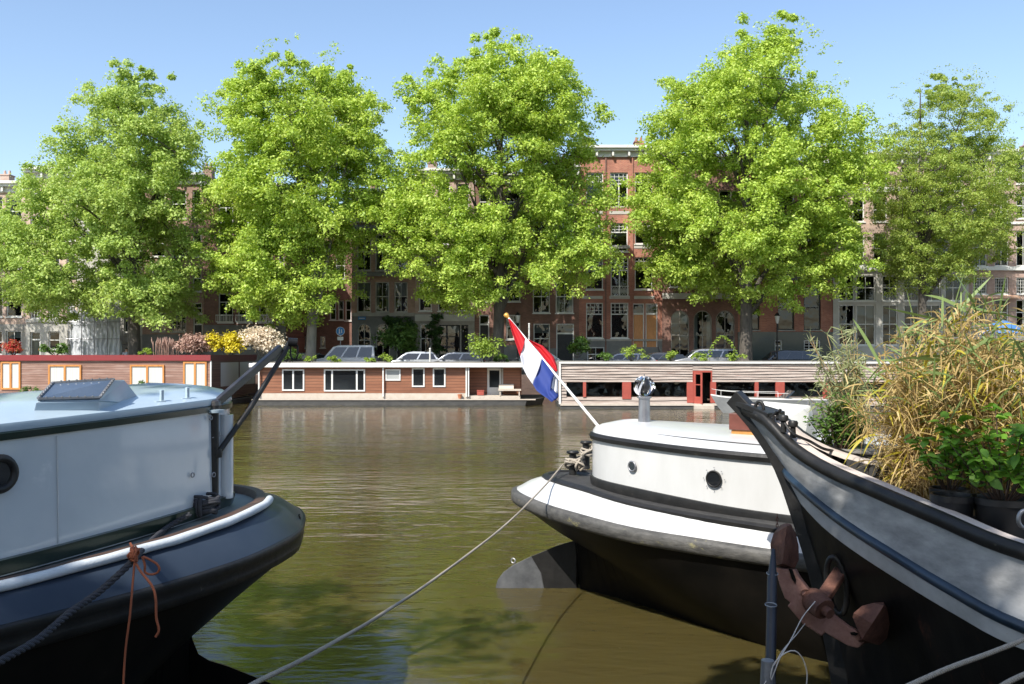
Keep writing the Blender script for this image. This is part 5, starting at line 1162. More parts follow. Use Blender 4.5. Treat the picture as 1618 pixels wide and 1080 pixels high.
# boat shelter / covered boat at the far right
def covered():
    d = 44.0; s = F/d; X = lambda px: (px-809)/s; Z = lambda py: EYE - (py-HOR)/s
    t = thing('covered_houseboat', 'houseboat at the far right edge with a flat dark roof and dark windows', 'houseboat', (X(1640), d, 0)); L = lambda px: X(px) - X(1640)
    mb = MB(); mb.box(L(1548), L(1760), -.6, 4, Z(538), Z(531)); mb.build('roof', M['stone_dark'], t, bevel=.02)
    mb = MB(); mb.box(L(1560), L(1750), 0, 3.6, Z(566), Z(538)); mb.build('wall', M['maroon_and_shaded_red'], t)
    mb = MB(); mb.box(L(1565), L(1750), -.3, 3.8, Z(580), Z(566)); mb.build('lower_wall', M['deck_black'], t)
    mb = MB(); mb.box(L(1555), L(1760), -.5, 4, -1, Z(628)); mb.build('hull', M['concrete'], t)
    mb = MB(); mb.box(L(1563), L(1755), -.2, 3.7, Z(628), Z(580)); mb.build('cabin', M['white'], t)
    for a, b in ((1572, 1588), (1592, 1612), (1616, 1640)): hb_window(t, L(a), L(b), Z(604), Z(586), -.2, (1,), 'white', 'glass_dark', .06)
    u = thing('parasol', 'blue canvas parasol above the dark roof at the right edge', 'parasol', (X(1618), d + 2, Z(533)))
    mb = MB(); rows = []
    for q, z in ((.02, 1.25), (.4, 1.1), (.8, .85), (1.05, .55)):
        rows.append([(q*math.cos(a)*(1 - .03*(k % 2)), q*math.sin(a)*(1 - .03*(k % 2)), z-.3) for k, a in enumerate([2*math.pi*k/16 for k in range(16)])])
    mb.grid(rows, True); mb.build('canopy', M['umbrella'], u)
    mb = MB(); mb.tube([(0, 0, -.0), (0, 0, .95)], .025, 8); mb.build('pole', M['white'], u)
covered()

# small motorboat moored by the right houseboat
def motorboat():
    d = 43.5; s = F/d; X = lambda px: (px-809)/s; Z = lambda py: EYE - (py-HOR)/s
    t = thing('motorboat', 'small grey open motorboat with white rail moored before the right houseboat', 'boat', (X(1210), d, 0)); L = lambda px: X(px) - X(1210)
    zt = Z(628)
    top = [(L(1123), 0, zt+.12), (L(1140), -.45, zt+.04), (L(1175), -.75, zt-.02), (L(1230), -.85, zt-.06), (L(1300), -.85, zt-.08)]
    c = crom(top, 24); c2 = [Vector((p.x*.93 + .35 if False else p.x + .35*(1 - i/23), p.y*.75, .28)) for i, p in enumerate(c)]; c3 = [Vector((p.x + .75*(1 - i/23), p.y*.5, -.2)) for i, p in enumerate(c)]
    F2 = lambda c: [Vector((p.x, -p.y, p.z)) for p in c[::-1]] + list(c)[1:]
    mb = MB(); mb.grid([F2(c), F2(c2), F2(c3)]); e = [F2(c), F2(c2), F2(c3)]; mb.poly([q[0] for q in e] + [q[-1] for q in e[::-1]]); mb.build('hull', mat('grey_motorboat_paint', (.3, .31, .32), .35, c2=(.42, .43, .43), sc_=2), t, smooth=True, angle=50)
    mb = MB(); i_ = [Vector((p.x + .08, p.y*.85, p.z+.01)) for p in c]; mb.grid([F2([p + Vector((0,0,.0)) for p in c]), F2([p + Vector((0, 0, .05)) for p in c]), F2([Vector((p.x+.06, p.y*.88, p.z+.05)) for p in c])]); mb.build('gunwale', M['white'], t, smooth=True, angle=40)
    mb = MB(); mb.grid([F2(i_), [Vector((p.x, 0, p.z-.15)) for p in F2(i_)]]); mb.build('deck', M['deck_board'], t)
    mb = MB(); h = [p + Vector((.05, 0, .3)) for p in c[:16]]; mb.tube(F2(h), .012, 6)
    for p in F2(h)[::4]: mb.tube([p, p - Vector((0, 0, .28))], .01, 5)
    mb.build('rail', M['white'], t, smooth=True)
    mb = MB(); mb.prism([(L(1235), -.5, zt), (L(1235), .5, zt), (L(1240), .5, zt), (L(1240), -.5, zt)], [(L(1250), -.45, zt+.35), (L(1250), .45, zt+.35), (L(1252), .45, zt+.35), (L(1252), -.45, zt+.35)]); mb.build('windscreen', M['glass_dark'], t)
motorboat()

# ------------------------------------------------------------------ cars
def car(name, label, x, y, L_, H_, paint, kind='hatch', rz=0):
    t = thing(name, label, 'car', (x, y, ZQ), rz, 'cars parked along the far quay'); hl = L_/2; w2 = .86
    if kind == 'van':
        low = [(-hl, .28), (-hl, .75), (-hl+.12, .92), (-hl+.95, 1.08), (hl-.04, 1.1), (hl, .8), (hl, .28)]
        up = [(-hl+.95, 1.08), (-hl+1.55, H_-.12), (-hl+1.9, H_-.02), (hl-.35, H_), (hl-.12, H_-.1), (hl-.04, 1.1)]
    else:
        low = [(-hl, .28), (-hl, .62), (-hl+.1, .76), (-hl+.95, .93), (hl-.1, .98), (hl, .75), (hl, .28)]
        up = [(-hl+.9, .92), (-hl+1.6, H_-.08), (-hl+2.1, H_), (hl-1.1 if kind == 'sedan' else hl-.6, H_-.03), (hl-.3, 1.15), (hl-.12, .97)]
    paintm = paint
    mb = MB(); mb.prism([(p[0], -w2, p[1]) for p in low], [(p[0], w2, p[1]) for p in low]); mb.build('body', paintm, t, bevel=.06, smooth=True, angle=40)
    ti = lambda z: w2 - .03 - .17*max(0, (z-.9))/max(.1, H_-.9)
    mb = MB(); mb.prism([(p[0], -ti(p[1]), p[1]) for p in up], [(p[0], ti(p[1]), p[1]) for p in up]); cb = mb.build('cabin', paintm, t, bevel=.04, smooth=True, angle=40)
    # side glass
    a0, a1 = up[0][0] + .3, (up[-1][0] - .3); zt_ = H_ - .14; zb = up[0][1] + .05
    fx = lambda z, i, j: up[i][0] + (up[j][0]-up[i][0])*(z-up[i][1])/(up[j][1]-up[i][1])
    xf0, xf1 = up[0][0]+.18, fx(zt_, 0, 1)+.22
    xr0, xr1 = up[-1][0]-.2, up[-2][0]-.25 if kind != 'van' else up[-2][0]-.1
    n = 3 if kind != 'hatch' else 2
    for sg in (-1, 1):
        for k in range(n):
            g = .05; f0, f1 = k/n, (k+1)/n
            b0, b1 = xf0+(xr0-xf0)*f0 + g*(k > 0), xf0+(xr0-xf0)*f1 - g*(k < n-1); t0, t1 = xf1+(xr1-xf1)*f0 + g*(k > 0), xf1+(xr1-xf1)*f1 - g*(k < n-1)
            mb = MB(); e = .012
            mb.prism([(b0, sg*(ti(zb)+e), zb), (b1, sg*(ti(zb)+e), zb), (t1, sg*(ti(zt_)+e), zt_), (t0, sg*(ti(zt_)+e), zt_)], [(b0, sg*(ti(zb)-.02), zb), (b1, sg*(ti(zb)-.02), zb), (t1, sg*(ti(zt_)-.02), zt_), (t0, sg*(ti(zt_)-.02), zt_)]); mb.build('side_window', M['glass_dark'], cb)
        mb = MB(); mb.box(up[0][0]+.35, up[0][0]+.52, sg*(w2+.02), sg*(w2+.17), 1.0, 1.13); mb.build('wing_mirror', paintm, t, bevel=.02)
        for wxp in (-hl+.8, hl-.75):
            mb = MB(); mb.lathe([(.2, -.1), (.3, -.1), (.32, -.06), (.32, .06), (.3, .1), (.2, .1)], (wxp, sg*(w2-.08), .32), 20, 'y'); wh = mb.build('wheel', M['tyre'], t, smooth=True, angle=40)
            mb = MB(); mb.lathe([(.03, -.11), (.2, -.1), (.2, .1), (.03, .11)], (wxp, sg*(w2-.08), .32), 14, 'y'); mb.build('rim', M['alu'], wh)
        mb = MB(); mb.box(-hl-.01, -hl+.22, sg*.78 if sg > 0 else -.82, sg*.42 if sg < 0 else .82, .62, .74)
        mb = MB(); a, b = sorted((sg*.45, sg*.84)); mb.box(-hl-.012, -hl+.12, a, b, .58, .72); mb.build('headlight', M['lampg'], t, bevel=.02)
        a, b = sorted((sg*.55, sg*.85)); mb = MB(); mb.box(hl-.1, hl+.012, a, b, .72, .9); mb.build('tail_light', M['tail'], t, bevel=.02)
    def screen(i, j, nm, sgn):
        za, zb_ = up[i][1]+.07, up[j][1]-.05; mb = MB(); xa, xb = fx(za, i, j) + sgn*.015, fx(zb_, i, j) + sgn*.015
        mb.prism([(xa, -ti(za)+.08, za), (xa, ti(za)-.08, za), (xb, ti(zb_)-.08, zb_), (xb, -ti(zb_)+.08, zb_)], [(xa-sgn*.03, -ti(za)+.08, za), (xa-sgn*.03, ti(za)-.08, za), (xb-sgn*.03, ti(zb_)-.08, zb_), (xb-sgn*.03, -ti(zb_)+.08, zb_)]); mb.build(nm, M['glass_dark'], cb)
    screen(0, 1, 'windscreen', -1)
    screen(len(up)-1, len(up)-2, 'rear_window', 1)
    return t
silver = mat('silver_car_paint', (.45, .47, .5), .25, .4, coat=.6); dgrey = mat('grey_car_paint', (.3, .31, .34), .25, .4, coat=.6); blackp = mat('black_car_paint', (.04, .042, .048), .2, coat=.8); lgreen = mat('pale_green_grey_car_paint', (.42, .46, .45), .25, .3, coat=.6); offw = mat('white_van_paint', (.6, .6, .62), .3, coat=.5)
YC = 61.0; cxp = lambda px: (px-809)/F*YC
car('parked_car', 'black saloon partly hidden behind the silver van', cxp(478), YC + .1, 4.3, 1.42, blackp, 'sedan')
car('parked_car', 'silver people carrier van with a tall roof on the far quay', cxp(545), YC - .2, 4.35, 1.92, offw, 'van')
car('parked_car', 'silver hatchback just right of the silver van', cxp(652), YC, 3.95, 1.5, silver, 'hatch')
car('parked_car', 'dark grey hatchback near the leafy roof shrub and lamp post', cxp(718), YC, 4.1, 1.47, dgrey, 'hatch')
car('parked_car', 'pale green grey small car right behind the flag', cxp(862), YC, 3.8, 1.5, lgreen, 'hatch', R(180))
car('parked_car', 'grey saloon below the orange doors, half hidden by shrubs', cxp(985), YC + .1, 4.3, 1.42, dgrey, 'sedan')
car('parked_car', 'black hatchback below the left of the three arches', cxp(1040), YC + .15, 4.2, 1.44, blackp, 'sedan')
car('parked_car', 'dark people carrier below the right hand arches', cxp(1112), YC, 4.4, 1.68, dgrey, 'van')
car('parked_car', 'black glossy saloon beside the bamboo with its windscreen shining', cxp(1240), YC, 4.6, 1.6, blackp, 'sedan')

# ------------------------------------------------------------------ foliage
def leaves(centers, radii, n_per, size, flat=.6, up=.5, shell=.55, seed=0, aspect=.6, jitter=.35):
    rng = np.random.default_rng(seed); C = np.asarray(centers, float); Rr = np.asarray(radii, float)
    idx = np.repeat(np.arange(len(C)), n_per); n = len(idx)
    d = rng.normal(size=(n, 3)); d /= np.linalg.norm(d, axis=1)[:, None]; d[:, 2] = np.where(d[:, 2] < -.35, -d[:, 2], d[:, 2])
    rad = (shell + (1-shell)*rng.random(n))*Rr[idx]*np.where(rng.random(n) < .3, 1 + .7*rng.random(n), 1); p = C[idx] + d*rad[:, None]*np.array([1, 1, flat]) + rng.normal(size=(n, 3))*Rr[idx][:, None]*.12
    nr = d*np.array([.8, .8, .8]) + np.array([0, 0, up]) + rng.normal(size=(n, 3))*jitter; nr /= np.linalg.norm(nr, axis=1)[:, None]
    a = np.cross(nr, rng.normal(size=(n, 3))); a /= np.linalg.norm(a, axis=1)[:, None]; b = np.cross(nr, a)
    s = size*(.6 + .8*rng.random(n)); a *= s[:, None]; b *= (s*aspect)[:, None]
    dr = np.array([0, 0, -.25])*s[:, None]
    return np.stack([p - a, p - b*1.0 + a*.1, p + a + dr, p + b + a*.1], 1)

def crown_pts(outl, d, depth, n, seed, cx):
    rng = np.random.default_rng(seed); ys = [o[0] for o in outl]; pts = []
    y0, y1 = min(ys), max(ys)
    while len(pts) < n:
        py = rng.uniform(y0, y1); xl = np.interp(py, ys, [o[1] for o in outl]); xr = np.interp(py, ys, [o[2] for o in outl]); mid, hw = (xl+xr)/2, (xr-xl)/2
        if rng.random() > hw/ max((o[2]-o[1])/2 for o in outl) + .15: continue
        a = rng.uniform(0, 2*math.pi); q = math.sqrt(rng.uniform(.12, 1)); 
        if rng.random() < .35: q = rng.uniform(.85, 1.0)
        X = (mid + hw*q*math.cos(a) - 809)/F*d; dpt = min(depth, hw/F*d*.95)
        pts.append((X, d + dpt*q*math.sin(a), EYE - (py-HOR)/F*d))
    return np.array(pts)
def boughs(outl, d, depth, n, seed, cx, per=12, spread=1.15):
    rng = np.random.default_rng(seed+7); o = [(a, b + rng.normal(0, 7), c + rng.normal(0, 7)) for a, b, c in outl]
    B_ = crown_pts([(a + 12 + 16*max(0, 1-(a-o[0][0])/120) - 14*max(0, 1-(o[-1][0]-a)/100), b + 16, c - 16) for a, b, c in o], d, depth - .6, max(8, n//per), seed, cx); i = np.repeat(np.arange(len(B_)), per)
    off = np.clip(rng.normal(size=(len(i), 3)), -1.35, 1.35)*np.array([1.0, 1.0, .8])*spread*rng.uniform(.6, 1.2, (len(i), 1)); return B_[i] + off

def tree(label, px, d, outl, seed, leafm, barkm, nclump=520, nper=200, lsize=.088, trunk_r=.42, crad=(.5, 1.1), fork=505, group='elms along the far quay', flat=.92):
    x = (px-809)/F*d; base = Vector((x, d, ZQ)); t = thing('elm_tree', label, 'tree', base, 0, group)
    rng = np.random.default_rng(seed); rnd = random.Random(seed)
    C = boughs(outl, d, 5.2, nclump, seed, x, 12, 1.15 if crad[0] > .45 else .85)
    ys = [o[0] for o in outl]
    Rr = rng.uniform(crad[0], crad[1], len(C))*.68; Rr *= np.clip((C[:, 2].max() + 1.8 - C[:, 2])/4.5, .55, 1)
    V = leaves(C, Rr, nper, lsize, flat=flat, up=.45, seed=seed, jitter=.5)
    # stray twigs at the rim
    S = crown_pts([(o[0]-1, o[1]-5, o[2]+5) for o in outl], d, 5.4, 420, seed+50, x); V2 = leaves(S, rng.uniform(.2, .5, len(S)), 18, lsize*.85, seed=seed+9)
    V = np.concatenate([V, V2]) - np.array(base)
    np_mesh('crown', V, 4, leafm, t)
    mb = MB(); zf = wz(fork, d) - ZQ; H = C[:, 2].max() - ZQ
    lean = rnd.uniform(-.3, .3)
    mb.tube([(0, 0, -.1), (.0, 0, .3), (lean*.2, 0, zf*.5), (lean*.4, 0, zf), (lean*.6, 0, zf + (H-zf)*.35), (lean, .2, zf + (H-zf)*.7), (lean, .2, H*.96)], [trunk_r*1.35, trunk_r*1.05, trunk_r*.92, trunk_r*.85, trunk_r*.5, trunk_r*.25, .03], 14)
    limbs = []
    for k in range(16):
        a = 2*math.pi*k/16*2.4 + rnd.uniform(-.3, .3); f = .0 + .05*k; z0 = zf*.92 + (H-zf)*f*.8; tgt = C[rng.integers(len(C))] - np.array(base)
        # choose a clump in about this direction
        best = min((C[i] - np.array(base) for i in rng.integers(0, len(C), 40)), key=lambda q: abs(((math.atan2(q[1], q[0]) - a + math.pi) % (2*math.pi)) - math.pi) + (0 if q[2] > z0 + 1.0 else 2) - .05*math.hypot(q[0], q[1]))
        s0 = Vector((lean*.4, 0, z0)); e = Vector(best); m1 = s0.lerp(e, .35) + Vector((0, 0, .8)); m2 = s0.lerp(e, .7) + Vector((rnd.uniform(-.4, .4), rnd.uniform(-.4, .4), .7))
        c = crom([s0, m1, m2, e], 12); r0 = trunk_r*(.5 - .018*k); mb.tube(c, [r0*(1 - .9*i/11) for i in range(12)], 7); limbs.append(c)
        for q in range(4):
            s1 = c[4 + q*2]; e1 = min((Vector(C[i]) - base for i in rng.integers(0, len(C), 30)), key=lambda v: (v - s1).length + (3 if v.z < s1.z else 0)); m = s1.lerp(e1, .5) + Vector((0, 0, .3)); mb.tube([s1, m, e1], [r0*.3, r0*.2, .015], 5)
    mb.build('trunk', barkm, t, smooth=True)
    return t
TO = {
1: [(112,190,225),(135,150,262),(165,115,290),(200,85,300),(240,75,320),(270,60,330),(300,38,335),(340,0,338),(380,-20,340),(420,-25,345),(450,-10,330),(475,10,310),(492,140,290)],
2: [(78,425,540),(105,392,562),(150,366,580),(200,352,604),(250,345,618),(300,332,610),(350,335,596),(400,335,584),(440,342,572),(470,368,555),(492,400,520)],
3: [(62,770,840),(85,700,870),(120,660,905),(160,645,935),(200,640,948),(250,625,940),(300,598,955),(350,590,962),(400,605,955),(430,630,920),(455,655,870),(475,690,815)],
4: [(38,1200,1265),(60,1150,1290),(100,1090,1315),(150,1050,1335),(200,1030,1362),(250,1005,1385),(300,992,1388),(350,1003,1384),(400,1020,1380),(430,1045,1340),(455,1100,1300),(478,1150,1235)],
5: [(108,1478,1515),(130,1420,1555),(160,1400,1570),(200,1385,1605),(250,1378,1625),(300,1384,1630),(350,1385,1610),(400,1385,1580),(430,1400,1545),(450,1420,1500)]}
tree('leftmost broad bright green elm with a dark trunk on the far quay', 213, 58.8, TO[1], 21, M['leaf_elm_pale'], M['bark'], 1200, 165, fork=490)
tree('second elm from the left with a pale forked trunk behind the parked cars', 490, 58.8, TO[2], 22, M['leaf_elm'], M['bark_pale'], 1250, 165, fork=520, trunk_r=.36)
tree('big dense elm right behind the tip of the flagstaff', 786, 58.8, TO[3], 23, M['leaf_elm'], M['bark'], 1400, 165, fork=490, trunk_r=.4)
tree('tallest elm, rising right of the red brick house', 1178, 58.8, TO[4], 24, M['leaf_elm'], M['bark'], 1600, 165, fork=490, trunk_r=.44)
tree('airy darker tree with fine leaves above the bamboo', 1458, 60.5, TO[5], 25, M['leaf_acacia'], M['bark'], 1400, 105, .062, .3, (.4, .85), 470, flat=.7)
tree('outer elm beyond the left edge of the photo', -190, 58.8, [(a, b-400, c-400) for a, b, c in TO[1]], 26, M['leaf_elm'], M['bark'], 200, 60)
tree('outer elm beyond the right edge of the photo', 1830, 58.8, [(a, b+650, c+650) for a, b, c in TO[4]], 27, M['leaf_elm'], M['bark'], 200, 60)

# near-side tree whose crown shades the left tug and the barge bow
def near_tree():
    base = Vector((-5, -4.5, 1.19)); t = thing('near_elm_tree', 'elm on the near quay behind the camera, its crown shading the two nearest boats', 'tree', base)
    rng = np.random.default_rng(5); pts = []
    def holes(x, y, z):
        for (hx, hy, hz, hr) in ((-2.45, 6.15, 2.15, .85), (-2.75, 5.3, 1.85, .45), (2.25, 6.9, 2.05, .25), (2.95, 5.2, 1.45, .36), (2.1, 6.2, 1.15, .26), (2.5, 6.3, 1.85, .2)):
            q = (z-hz)/.98; 
            if math.hypot(x - (hx-.45*q), y - (hy-.75*q)) < hr + .45*(hr > .4): return True
        return False
    while len(pts) < 560:
        x = rng.uniform(-13, 1.0); y = rng.uniform(-6.5, 2.2); z = rng.uniform(9.5, 13.0)
        if x > -5.9 and y > -1.9: continue
        if y > .2 and x > -7.6: continue
        if holes(x, y, z): continue
        pts.append((x, y, z))
    while len(pts) < 625:
        x = rng.uniform(-2.3, -.1); y = rng.uniform(-2.2, 1.5); z = rng.uniform(8.0, 9.2)
        if x - .5*y > -.25 - .25 or holes(x, y, z): continue
        pts.append((x, y, z))
    V = leaves(pts, np.concatenate([rng.uniform(.35, .7, 560), rng.uniform(.2, .38, len(pts)-560)]), 46, .11, flat=.6, seed=6) - np.array(base); np_mesh('crown', V, 4, M['leaf_elm'], t)
    mb = MB(); mb.tube([(0, 0, 0), (.1, 0, 4), (0, .2, 8), (0, 0, 11)], [.5, .4, .3, .1], 12); rnd = random.Random(2)
    for k in range(14):
        e = Vector(pts[rnd.randrange(len(pts))]) - base; s = Vector((0, .1, rnd.uniform(5, 9))); mb.tube(crom([s, s.lerp(e, .5) + Vector((0, 0, .5)), e], 8), [.2*(1-.9*i/7) for i in range(8)], 6)
    mb.build('trunk', M['bark'], t, smooth=True)
near_tree()

# ------------------------------------------------------------------ planting on roofs and quay
def bush(name, label, px, py, d, w_, h_, m, seed, n=9, nper=60, ls=.06, cat='shrub', pot=None, group=None, spiky=False):
    base = P(px, py, d); t = thing(name, label, cat, base, 0, group); rng = np.random.default_rng(seed); rnd = random.Random(seed)
    if spiky:
        mb = MB()
        for k in range(n*7):
            a = rnd.uniform(0, 6.28); r0 = rnd.uniform(0, w_*.42); x0, y0 = r0*math.cos(a), r0*math.sin(a)*.6; hh = h_*rnd.uniform(.7, 1.05); dx, dy_ = rnd.uniform(-.15, .15)*w_*.5, rnd.uniform(-.1, .1)
            mb.tube([(x0, y0, 0), (x0+dx*.5, y0+dy_*.5, hh*.6), (x0+dx, y0+dy_, hh*.8), (x0+dx*1.1, y0+dy_, hh)], [.008, .012, .035, .01], 5)
        mb.build('plumes', m, t); return t
    C = np.stack([rng.normal(0, .3, n)*w_*.8, rng.normal(0, .25, n)*min(w_, 1.2), rng.uniform(.25, .85, n)*h_], 1); C[:, 0] = np.clip(C[:, 0], -w_*.42, w_*.42)
    np_mesh('foliage', leaves(C, rng.uniform(.16, .3, n)*min(w_, h_*1.3), nper, ls, flat=.85, seed=seed), 4, m, t)
    mb = MB()
    for k in range(min(n, 8)): mb.tube([(C[k][0]*.2, C[k][1]*.2, 0), (C[k][0]*.6, C[k][1]*.6, C[k][2]*.5), tuple(C[k])], [.02, .014, .006], 5)
    mb.build('stems', M['bark'], t)
    if pot:
        mb = MB(); r = pot; mb.lathe([(r*.7, -r*1.4), (r, 0), (r*1.08, 0), (r*1.08, r*.15), (r*.9, r*.15), (r*.85, 0)], n=16); mb.build('pot', M['terracotta'], t)
    return t
RG = 'plants on the houseboat roofs'
bush('pampas_grass', 'pale upright pampas plumes on the left houseboat roof', 262, 562, 51.5, 1.9, 1.05, M['leaf_pink'], 31, 9, spiky=True, cat='grass plant', group=RG)
bush('shrub', 'dusty pink feathery shrub beside the yellow one on the roof', 312, 562, 51.5, 2.5, 1.15, M['leaf_pink'], 32, 26, 110, .07, group=RG)
bush('flowering_shrub', 'bright yellow flowering shrub on the left houseboat roof', 361, 562, 51.5, 2.3, 1.25, M['leaf_yellow'], 33, 30, 120, .07, group=RG)
bush('flowering_shrub', 'cream blossoming shrub at the right end of the left houseboat roof', 413, 562, 51.5, 2.7, 1.5, M['leaf_cream'], 34, 34, 130, .075, group=RG)
bush('shrub', 'grey green shrub between the cream blossom and the dark saloon', 457, 574, 51.5, 1.2, .85, M['leaf_green'], 35, 10, 90, .06, group=RG)
bush('flower_bush', 'red flowering plant above the left houseboat near the left edge', 22, 561, 54, 1.5, .9, M['leaf_red'], 36, 12, 80, .06, cat='flowers', group=RG)
bush('shrub', 'low green shrub below the stone house windows', 88, 561, 54, 1.6, .7, M['leaf_green'], 37, 12, 80, .07, group=RG)
bush('shrub', 'green leafy plant left of the pampas plumes', 228, 562, 52, .9, .45, M['leaf_lime'], 38, 8, 60, .06, group=RG)
for i, (px, w_, h_, l) in enumerate(((492, .8, .45, 'lime green tuft before the black saloon windscreen'), (528, .9, .4, 'lime green tuft below the silver van bonnet'), (586, .7, .35, 'small green tuft at the rear of the van'), (612, .85, .5, 'yellow green tuft between van and silver hatchback'))):
    bush('shrub', l, px, 574, 51.2, w_, h_, M['leaf_lime'], 40+i, 7, 60, .055, group=RG)
bush('shrub', 'round dark green bush in front of the arched grey house', 633, 566, 63.5, 3.6, 2.2, M['leaf_green'], 45, 20, 110, .12)
bush('shrub', 'tall bright leafy shrub on the middle houseboat roof near the third trunk', 766, 575, 51.5, 1.9, 1.75, M['leaf_lime'], 46, 18, 70, .075, group=RG)
bush('shrub', 'low tangle of green along the roof left of the flag', 800, 574, 52, 1.4, .5, M['leaf_green'], 47, 10, 60, .06, group=RG)
bush('shrub', 'dark green shrub right of the pale small car', 912, 566, 60, 1.5, 1.5, M['leaf_green'], 48, 12, 80, .1)
for i, (px, w_, h_, m_, l) in enumerate(((955, .7, .55, 'leaf_green', 'thin green plant before the bicycles'), (1000, 1.4, .95, 'leaf_lime', 'leafy sprays below the orange doors'), (1060, 1.0, .6, 'leaf_lime', 'green sprays on the roof left of the arched vine'), (1105, .9, .5, 'leaf_lime', 'green sprays under the left foot of the arched vine'), (1158, 1.0, .45, 'leaf_lime', 'yellowish sprays right of the arched vine'))):
    bush('shrub', l, px, 572, 49.3, w_, h_, M[m_], 50+i, 8, 60, .055, group=RG)
def vine_arch():
    b = P(1143, 572, 49.3); t = thing('arched_vine', 'vine trained over an arched hoop on the right houseboat roof', 'plant', b)
    pts = [(-.75, 0, 0), (-.65, 0, .7), (-.2, 0, 1.35), (.25, 0, 1.2), (.6, 0, .7), (.7, 0, 0)]; c = crom(pts, 22); mb = MB(); mb.tube(c, .015, 6); mb.build('hoop', M['bark'], t)
    np_mesh('foliage', leaves([tuple(p) for p in c if p.z > .3], [.12]*len([p for p in c if p.z > .3]), 24, .05, seed=60), 4, M['leaf_lime'], t)
vine_arch()
def ivy(label, px0, px1, py0, py1, seed, y=YF-.25, n=24):
    b = P((px0+px1)/2, 570, y); t = thing('climbing_plant', label, 'ivy', b); rng = np.random.default_rng(seed)
    C = np.stack([(rng.uniform(px0, px1, n)-809)/F*y, np.full(n, y), EYE - (rng.uniform(py0, py1, n)-HOR)/F*y], 1) - np.array(b)
    np_mesh('foliage', leaves(C, rng.uniform(.22, .42, n), 60, .1, seed=seed), 4, M['leaf_ivy'], t); mb = MB()
    for k in range(3): mb.tube([(rng.uniform(-.1, .1), .1, -.3), (rng.uniform(-.2, .2), .12, 1.2), tuple(C[k])], .02, 5)
    mb.build('stems', M['bark'], t)
ivy('ivy spreading over the doorway between the arches and the ivy shopfront', 612, 656, 502, 520, 70)
ivy('ivy column hanging right of the doorway in the grey ground floor', 640, 656, 515, 560, 71)
ivy('narrow ivy column left of the wide dark shopfront', 680, 696, 498, 560, 72)
# pot plants on the left houseboat deck
bush('potted_shrub', 'bushy green plant in a pot on the left houseboat deck corner', 47, 627, 48.3, 1.0, .6, M['leaf_green'], 80, 8, 70, .05, 'pot plant', .12)
bush('potted_shrub', 'slim upright olive plant before the curtained door', 224, 624, 48.4, .45, .95, M['leaf_green'], 81, 7, 70, .05, 'pot plant', .12)
def agave(label, px, py, m, seed):
    b = P(px, py, 48.3); t = thing('potted_succulent', label, 'pot plant', b); rnd = random.Random(seed); mb = MB()
    for k in range(22):
        a = k*2.4; r = .22*rnd.uniform(.6, 1); h = .12 + .3*rnd.random()*(1 if m == 'leaf_red' else .4)
        mb.prism([(.02*math.sin(a), -.02*math.cos(a), 0), (-.02*math.sin(a), .02*math.cos(a), 0), (0, 0, .03)], [(r*math.cos(a)+.003, r*math.sin(a), h), (r*math.cos(a)-.003, r*math.sin(a), h), (r*math.cos(a), r*math.sin(a), h+.006)])
    mb.build('foliage', M[m], t); mb = MB(); mb.lathe([(.09, -.2), (.16, -.05), (.15, .01), (.13, -.0)], n=14); mb.build('pot', M['stone_light'], t, smooth=True)
agave('red spiky succulent in a pale pot near the right curtained window', 280, 622, 'leaf_red', 1)
agave('grey green low succulent beside the red spiky one', 289, 624, 'leaf_green', 2)

# ------------------------------------------------------------------ street furniture, people, bicycles
def sign():
    b = Vector((wx(538, 62), 62, ZQ)); t = thing('road_sign', 'round blue pedestrian sign with a small white plate under it', 'sign', b)
    mb = MB(); mb.tube([(0, 0, 0), (0, 0, wz(516, 62)-ZQ)], .03, 8); mb.build('pole', M['steel'], t)
    z = wz(523, 62)-ZQ; mb = MB(); mb.lathe([(.001, -.06), (.27, -.06), (.27, -.04), (.001, -.04)], (0, 0, z), 28, 'y'); dd = mb.build('disc', M['sign_blue'], t)
    mb = MB(); mb.lathe([(.272, -.067), (.3, -.067), (.3, -.038), (.272, -.038)], (0, 0, z), 28, 'y'); mb.v = mb.v; mb.f = [f for f in mb.f if len(f) == 4]; mb.build('rim', M['white'], dd)
    mb = MB()   # walking figures: adult and child
    def fig(x, s): 
        mb.lathe([(.001, -.068), (.034*s, -.068), (.034*s, -.061), (.001, -.061)], (x, 0, z+.13*s), 10, 'y')
        mb.prism([(x-.035*s, -.068, z+.09*s), (x+.035*s, -.068, z+.09*s), (x+.03*s, -.068, z-.04*s), (x+.05*s, -.068, z-.17*s), (x+.015*s, -.068, z-.17*s), (x, -.068, z-.06*s), (x-.015*s, -.068, z-.17*s), (x-.05*s, -.068, z-.17*s), (x-.03*s, -.068, z-.04*s)], [(x-.035*s, -.061, z+.09*s), (x+.035*s, -.061, z+.09*s), (x+.03*s, -.061, z-.04*s), (x+.05*s, -.061, z-.17*s), (x+.015*s, -.061, z-.17*s), (x, -.061, z-.06*s), (x-.015*s, -.061, z-.17*s), (x-.05*s, -.061, z-.17*s), (x-.03*s, -.061, z-.04*s)])
    fig(-.06, 1.05); fig(.09, .75); mb.build('pictogram', M['white'], dd)
    mb = MB(); mb.box(-.2, .2, -.05, -.035, z-.62, z-.38); mb.build('plate', M['white'], t)
sign()
